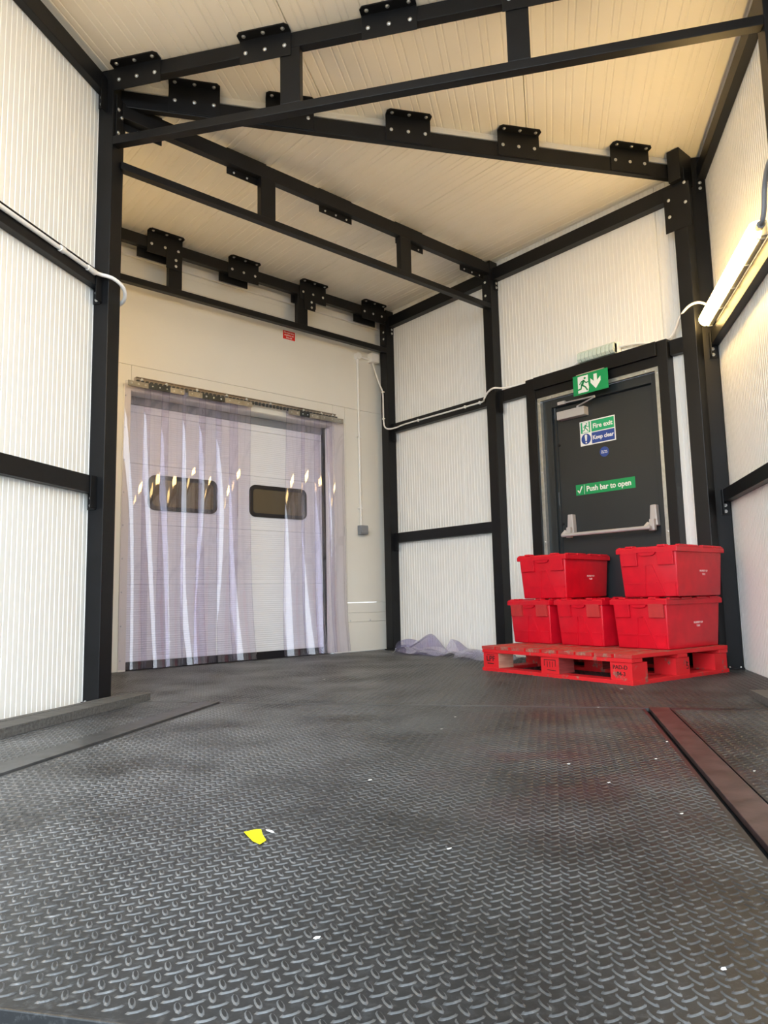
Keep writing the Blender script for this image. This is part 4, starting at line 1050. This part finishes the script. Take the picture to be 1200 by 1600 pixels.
# ================================================================ CRATES
CH = 0.306
CRATE_MESH = {}
def crate(label, x, y, z, ang, prints=False, faded=()):
    m = T(x, y, z) @ rotz(ang)
    t = thing('crate', label, 'crate', m, 'red lidded crates on the pallet')
    m = m @ Matrix.Scale(0.983, 4)
    I, J = 0.034, 0.026      # base inset
    i2, j2 = 0.014, 0.012    # inset under the rim
    zr = CH - 0.048
    b = MB()
    lo = [(I, J), (0.6 - I, J), (0.6 - I, 0.4 - J), (I, 0.4 - J)]; hi = [(i2, j2), (0.6 - i2, j2), (0.6 - i2, 0.4 - j2), (i2, 0.4 - j2)]
    b.add([(p[0], p[1], 0.0) for p in lo] + [(p[0], p[1], zr + 0.02) for p in hi], [(3, 2, 1, 0), (4, 5, 6, 7), (0, 1, 5, 4), (1, 2, 6, 5), (2, 3, 7, 6), (3, 0, 4, 7)])
    body = b.build('body', M_RED, t, m, bevel=0.008, smooth=True, sharp=60)
    # rim around the top
    b = MB(); b.box(0.0, 0.6, 0.0, 0.4, zr + 0.006, zr + 0.036)
    b.build('rim', M_RED, body, m, bevel=0.004)
    def fx_end(v, zz): # point on the -X' end face at height zz
        k = zz / (zr + 0.02); return I + (i2 - I) * k
    def end_patch(mb, pts, th):
        """pts (v, z) on the end face, raised by th; v runs towards +Y'"""
        n = len(pts)
        vs = [(fx_end(v, zz) - th, v, zz) for v, zz in pts] + [(fx_end(v, zz) + 0.002, v, zz) for v, zz in pts]
        mb.add(vs, [tuple(range(n)), tuple(range(2 * n - 1, n - 1, -1))] + [(i, n + i, n + (i + 1) % n, (i + 1) % n) for i in range(n)])
    # latch plates: left one is the far one seen from the camera (large v)
    for k, (v0, v1) in enumerate(((0.028, 0.128), (0.262, 0.368))):
        q = MB(); end_patch(q, [(v0, zr + 0.012), (v0, CH - 0.118), (v1, CH - 0.118), (v1, zr + 0.012)], 0.015)
        q.build('label_plate', M_RED2 if k in faded else M_RED, body, m, bevel=0.002)
    # grip below the rim
    q = MB(); pts = [(0.140, zr + 0.010), (0.148, zr - 0.006), (0.165, zr - 0.012), (0.225, zr - 0.012), (0.242, zr - 0.006), (0.250, zr + 0.010)]
    end_patch(q, pts, 0.013); q.build('hand_grip', M_RED, body, m, bevel=0.002)
    # moulded A-shaped and level ridges
    q = MB()
    def ridge(v0, z0, v1, z1, w=0.006, th=0.005):
        d = Vector((v1 - v0, z1 - z0)).normalized(); nn = Vector((-d.y, d.x)) * w / 2
        end_patch(q, [(v0 - nn.x, z0 - nn.y), (v0 + nn.x, z0 + nn.y), (v1 + nn.x, z1 + nn.y), (v1 - nn.x, z1 - nn.y)], th)
    ridge(0.175, CH - 0.115, 0.105, 0.003); ridge(0.215, CH - 0.115, 0.235, 0.003); ridge(0.175, CH - 0.115, 0.215, CH - 0.115)
    ridge(0.03, 0.083, 0.11, 0.083); ridge(0.15, 0.083, 0.37, 0.083)
    q.build('moulded_ridge', M_RED, body, m)
    q = MB(); end_patch(q, [(0.036, 0.004), (0.036, 0.080), (0.100, 0.080), (0.100, 0.004)], 0.004); q.build('moulded_field', M_RED, body, m)
    # two interlocking lid flaps, hinge knuckles along the ends
    for s in (0, 1):
        f = MB()
        y0, y1 = (0.004, 0.199) if s == 0 else (0.201, 0.396)
        f.box(0.006, 0.594, y0, y1, CH - 0.014, CH - 0.005)
        fl = f.build('lid_flap', M_RED, t, m, bevel=0.002)
        ye = (0.0, 0.022) if s == 0 else (0.378, 0.400)
        for xx in (0.03, 0.16, 0.32, 0.46): MB().box(xx, xx + 0.105, ye[0], ye[1], CH - 0.012, CH + 0.001).build('hinge_knuckle', M_RED, fl, m, bevel=0.002)
        yy = (0.075, 0.125) if s == 0 else (0.285, 0.335)
        for xx in (0.001, 0.55): MB().box(xx, xx + 0.049, yy[0], yy[1], CH - 0.010, CH + 0.004).build('lid_stop', M_RED, fl, m, bevel=0.004)
    if prints:
        sl = math.atan2(J - j2, zr + 0.02)
        def side_m(u, z_):
            yy = J + (j2 - J) * z_ / (zr + 0.02) - 0.0006
            return m @ T(u, yy, z_) @ Matrix.Rotation(sl, 4, 'X') @ Matrix.Rotation(math.pi / 2, 4, 'X')
        text_obj('print', 'PROPERTY OF', 0.0155, M_PRINTW, t, side_m(0.345, 0.150), bold=0.0005, sx=1.0, depth=0.0003)
        text_obj('print', 'TDEX', 0.0155, M_PRINTW, t, side_m(0.345, 0.130), bold=0.0005, sx=1.0, depth=0.0003)
    return t
crate('red lidded crate at the bottom right of the pallet, nearest the corner post', 3.925, 2.045, PTOP, -math.radians(5.6), True, (0,))
crate('red lidded crate at the bottom middle of the pallet, between two others', 3.950, 2.482, PTOP, -math.radians(6.0), False, (0,))
crate('red lidded crate at the bottom left end of the pallet, scuffed sides', 3.990, 2.908, PTOP, -math.radians(6.0), False, (0, 1))
crate('red lidded crate stacked on the left and middle bottom crates', 4.020, 2.780, PTOP + CH * 0.983 + 0.005, math.radians(2.6), True)
crate('red lidded crate stacked on the bottom right crate, topmost on the right', 3.930, 1.965, PTOP + CH * 0.983 + 0.005, -math.radians(1.0), True)

# ================================================================ CRUMPLED SPARE CURTAIN
hp = thing('plastic_heap', 'crumpled heap of clear purple-tinted plastic strip on the floor against the ribbed wall', 'plastic sheet', T(4.4, 4.4, 0))
def film(rows, th=0.0025):
    """rows: list of point rows (same length); smooth folded plastic band"""
    R2 = [bez(r, 5) for r in rows]
    cols = list(zip(*R2)); C2 = [bez(list(c), 5) for c in cols]     # interpolate across rows
    nr, nc = len(C2[0]), len(C2)
    N = nr * nc; vs = []; fs = []
    for off in (0, th):
        for j in range(nr):
            for i in range(nc):
                p = C2[i][j]; vs.append((min(p.x, 4.622), p.y, max(p.z, 0.003) + off))
    for j in range(nr - 1):
        for i in range(nc - 1):
            a = j * nc + i
            fs += [(a, a + 1, a + nc + 1, a + nc), (N + a, N + a + nc, N + a + nc + 1, N + a + 1)]
    return MB().add(vs, fs).build('folded_sheet', M_FILM, hp, smooth=True, sharp=50)
# big tent-shaped fold leaning on the wall
film([[(4.34, 4.80, 0.005), (4.30, 4.70, 0.005), (4.28, 4.50, 0.005), (4.26, 4.34, 0.005), (4.27, 4.20, 0.005)],
      [(4.42, 4.80, 0.03), (4.40, 4.70, 0.07), (4.40, 4.52, 0.125), (4.38, 4.36, 0.03), (4.36, 4.22, 0.02)],
      [(4.50, 4.80, 0.05), (4.50, 4.70, 0.09), (4.49, 4.53, 0.165), (4.47, 4.37, 0.04), (4.44, 4.24, 0.03)],
      [(4.58, 4.80, 0.02), (4.58, 4.70, 0.04), (4.58, 4.54, 0.05), (4.56, 4.38, 0.01), (4.55, 4.24, 0.01)]])
# loop of rolled strip at the left end
film([[(4.36, 4.86, 0.004), (4.33, 4.85, 0.06), (4.35, 4.81, 0.105), (4.38, 4.75, 0.07), (4.34, 4.70, 0.004)],
      [(4.44, 4.86, 0.004), (4.42, 4.84, 0.07), (4.44, 4.79, 0.120), (4.46, 4.74, 0.08), (4.42, 4.68, 0.004)],
      [(4.54, 4.86, 0.004), (4.53, 4.83, 0.06), (4.54, 4.78, 0.100), (4.55, 4.73, 0.06), (4.52, 4.68, 0.004)]])
film([[(4.40, 4.92, 0.003), (4.40, 4.90, 0.05), (4.41, 4.86, 0.06), (4.42, 4.82, 0.003)],
      [(4.52, 4.92, 0.003), (4.52, 4.90, 0.06), (4.53, 4.86, 0.05), (4.54, 4.82, 0.003)]])
film([[(4.24, 4.80, 0.003), (4.20, 4.66, 0.030), (4.20, 4.52, 0.012), (4.21, 4.38, 0.035), (4.22, 4.22, 0.003)],
      [(4.32, 4.80, 0.045), (4.30, 4.66, 0.060), (4.30, 4.52, 0.030), (4.30, 4.38, 0.055), (4.30, 4.22, 0.02)],
      [(4.42, 4.80, 0.02), (4.42, 4.66, 0.02), (4.42, 4.52, 0.03), (4.42, 4.38, 0.02), (4.40, 4.22, 0.01)]])
# upturned corner, then a flat tail running behind the pallet
film([[(4.34, 4.26, 0.003), (4.33, 4.18, 0.04), (4.32, 4.08, 0.012), (4.31, 3.98, 0.03), (4.30, 3.86, 0.003)],
      [(4.42, 4.27, 0.10), (4.42, 4.18, 0.085), (4.40, 4.10, 0.03), (4.39, 3.98, 0.05), (4.37, 3.86, 0.02)],
      [(4.50, 4.30, 0.125), (4.50, 4.22, 0.11), (4.48, 4.12, 0.06), (4.46, 3.98, 0.05), (4.44, 3.86, 0.02)],
      [(4.58, 4.30, 0.02), (4.58, 4.20, 0.02), (4.56, 4.10, 0.01), (4.54, 3.98, 0.01), (4.52, 3.86, 0.003)]])
film([[(4.20, 4.02, 0.003), (4.17, 3.86, 0.02), (4.14, 3.68, 0.006), (4.10, 3.52, 0.02), (4.08, 3.36, 0.003)],
      [(4.28, 4.04, 0.05), (4.26, 3.88, 0.06), (4.24, 3.70, 0.045), (4.20, 3.53, 0.055), (4.18, 3.38, 0.02)],
      [(4.38, 4.06, 0.05), (4.37, 3.90, 0.065), (4.34, 3.72, 0.05), (4.30, 3.55, 0.05), (4.28, 3.40, 0.03)],
      [(4.48, 4.06, 0.01), (4.46, 3.90, 0.015), (4.44, 3.74, 0.01), (4.42, 3.58, 0.01), (4.38, 3.42, 0.003)]])

# ================================================================ LOOSE THINGS ON THE FLOOR
MS = [M_TIMBER]
def beam(label, pts, z, cap):
    t = thing('timber_beam', label, 'timber', POD @ T(sum(p[0] for p in pts) / 4, sum(p[1] for p in pts) / 4, 0))
    # baulk with a groove along its top
    (ax, ay), (bx, by), (cx, cy), (dx, dy) = pts
    b = MB(); b.prism(pts, 0.0, z * 0.80); o = b.build('baulk', M_TIMBER, t, POD, bevel=0.002)
    k = 0.70
    b = MB(); b.prism([(ax, ay), (bx, by), (bx + (cx - bx) * k, by + (cy - by) * k), (ax + (dx - ax) * k, ay + (dy - ay) * k)], z * 0.80, z)
    b.prism([(ax + (dx - ax) * .76, ay + (dy - ay) * .76), (bx + (cx - bx) * .76, by + (cy - by) * .76), (cx, cy), (dx, dy)], z * 0.80, z)
    b.build('top_slat', M_TIMBER, t, POD, bevel=0.002)
    return t
beam('long grey weathered timber lying along the foot of the left wall', [(-2.090, 1.2), (-2.042, 3.385), (-2.170, 3.385), (-2.325, 1.2)][0:4], 0.038, 0)
beam('grey weathered timber lying along the foot of the right wall', [(0.880, 1.4), (1.055, 1.4), (1.020, 3.690), (0.885, 3.690)], 0.036, 0)

def scrap(name, label, cat, pts, z, mat, group=None):
    cx = sum(p[0] for p in pts) / len(pts); cy = sum(p[1] for p in pts) / len(pts)
    b = MB(); n = len(pts)
    vs = [(p[0], p[1], z + (p[2] if len(p) > 2 else 0)) for p in pts] + [(p[0], p[1], z + 0.0006 + (p[2] if len(p) > 2 else 0)) for p in pts]
    b.add(vs, [tuple(range(n - 1, -1, -1)), tuple(range(n, 2 * n))] + [(i, (i + 1) % n, n + (i + 1) % n, n + i) for i in range(n)])
    o = b.build(name, mat)
    return tag(o, label, cat, group)
scrap('yellow_label', 'torn bright yellow label scrap lying on the tread plate', 'label',
      [(0.822, 1.430), (0.806, 1.366), (0.806, 1.337), (0.829, 1.350), (0.842, 1.385), (0.859, 1.420), (0.850, 1.427)], 0.0024, M_YEL)
scrap('paper_curl', 'thin white backing curl beside the torn yellow label', 'paper', [(0.866, 1.412), (0.872, 1.396), (0.868, 1.380), (0.864, 1.380), (0.862, 1.400)], 0.0024, M_PAPER)

for k, (x, y) in enumerate([(3.399, 2.05), (0.997, 0.475), (0.654, 0.923), (2.203, 2.105), (1.973, 1.957), (1.299, 1.573), (1.066, 1.046), (2.671, 3.66), (2.798, 1.805),
                            (1.602, 0.832), (1.828, 1.289), (2.107, 0.875), (1.725, 1.094), (2.314, 1.238), (2.059, 1.14)]):
    q = random.Random(k); sz = 0.0045 + 0.0035 * math.hypot(x, y) / 2 * q.uniform(0.5, 1.1)
    pts = [(x + sz * q.uniform(.6, 1.1) * math.cos(a), y + sz * q.uniform(.3, .8) * math.sin(a)) for a in [i * 1.2566 for i in range(5)]]
    scrap('paper_scrap', 'tiny pale scrap of paper littering the steel floor', 'paper', pts, 0.0024, M_PAPER, 'paper specks on the floor')
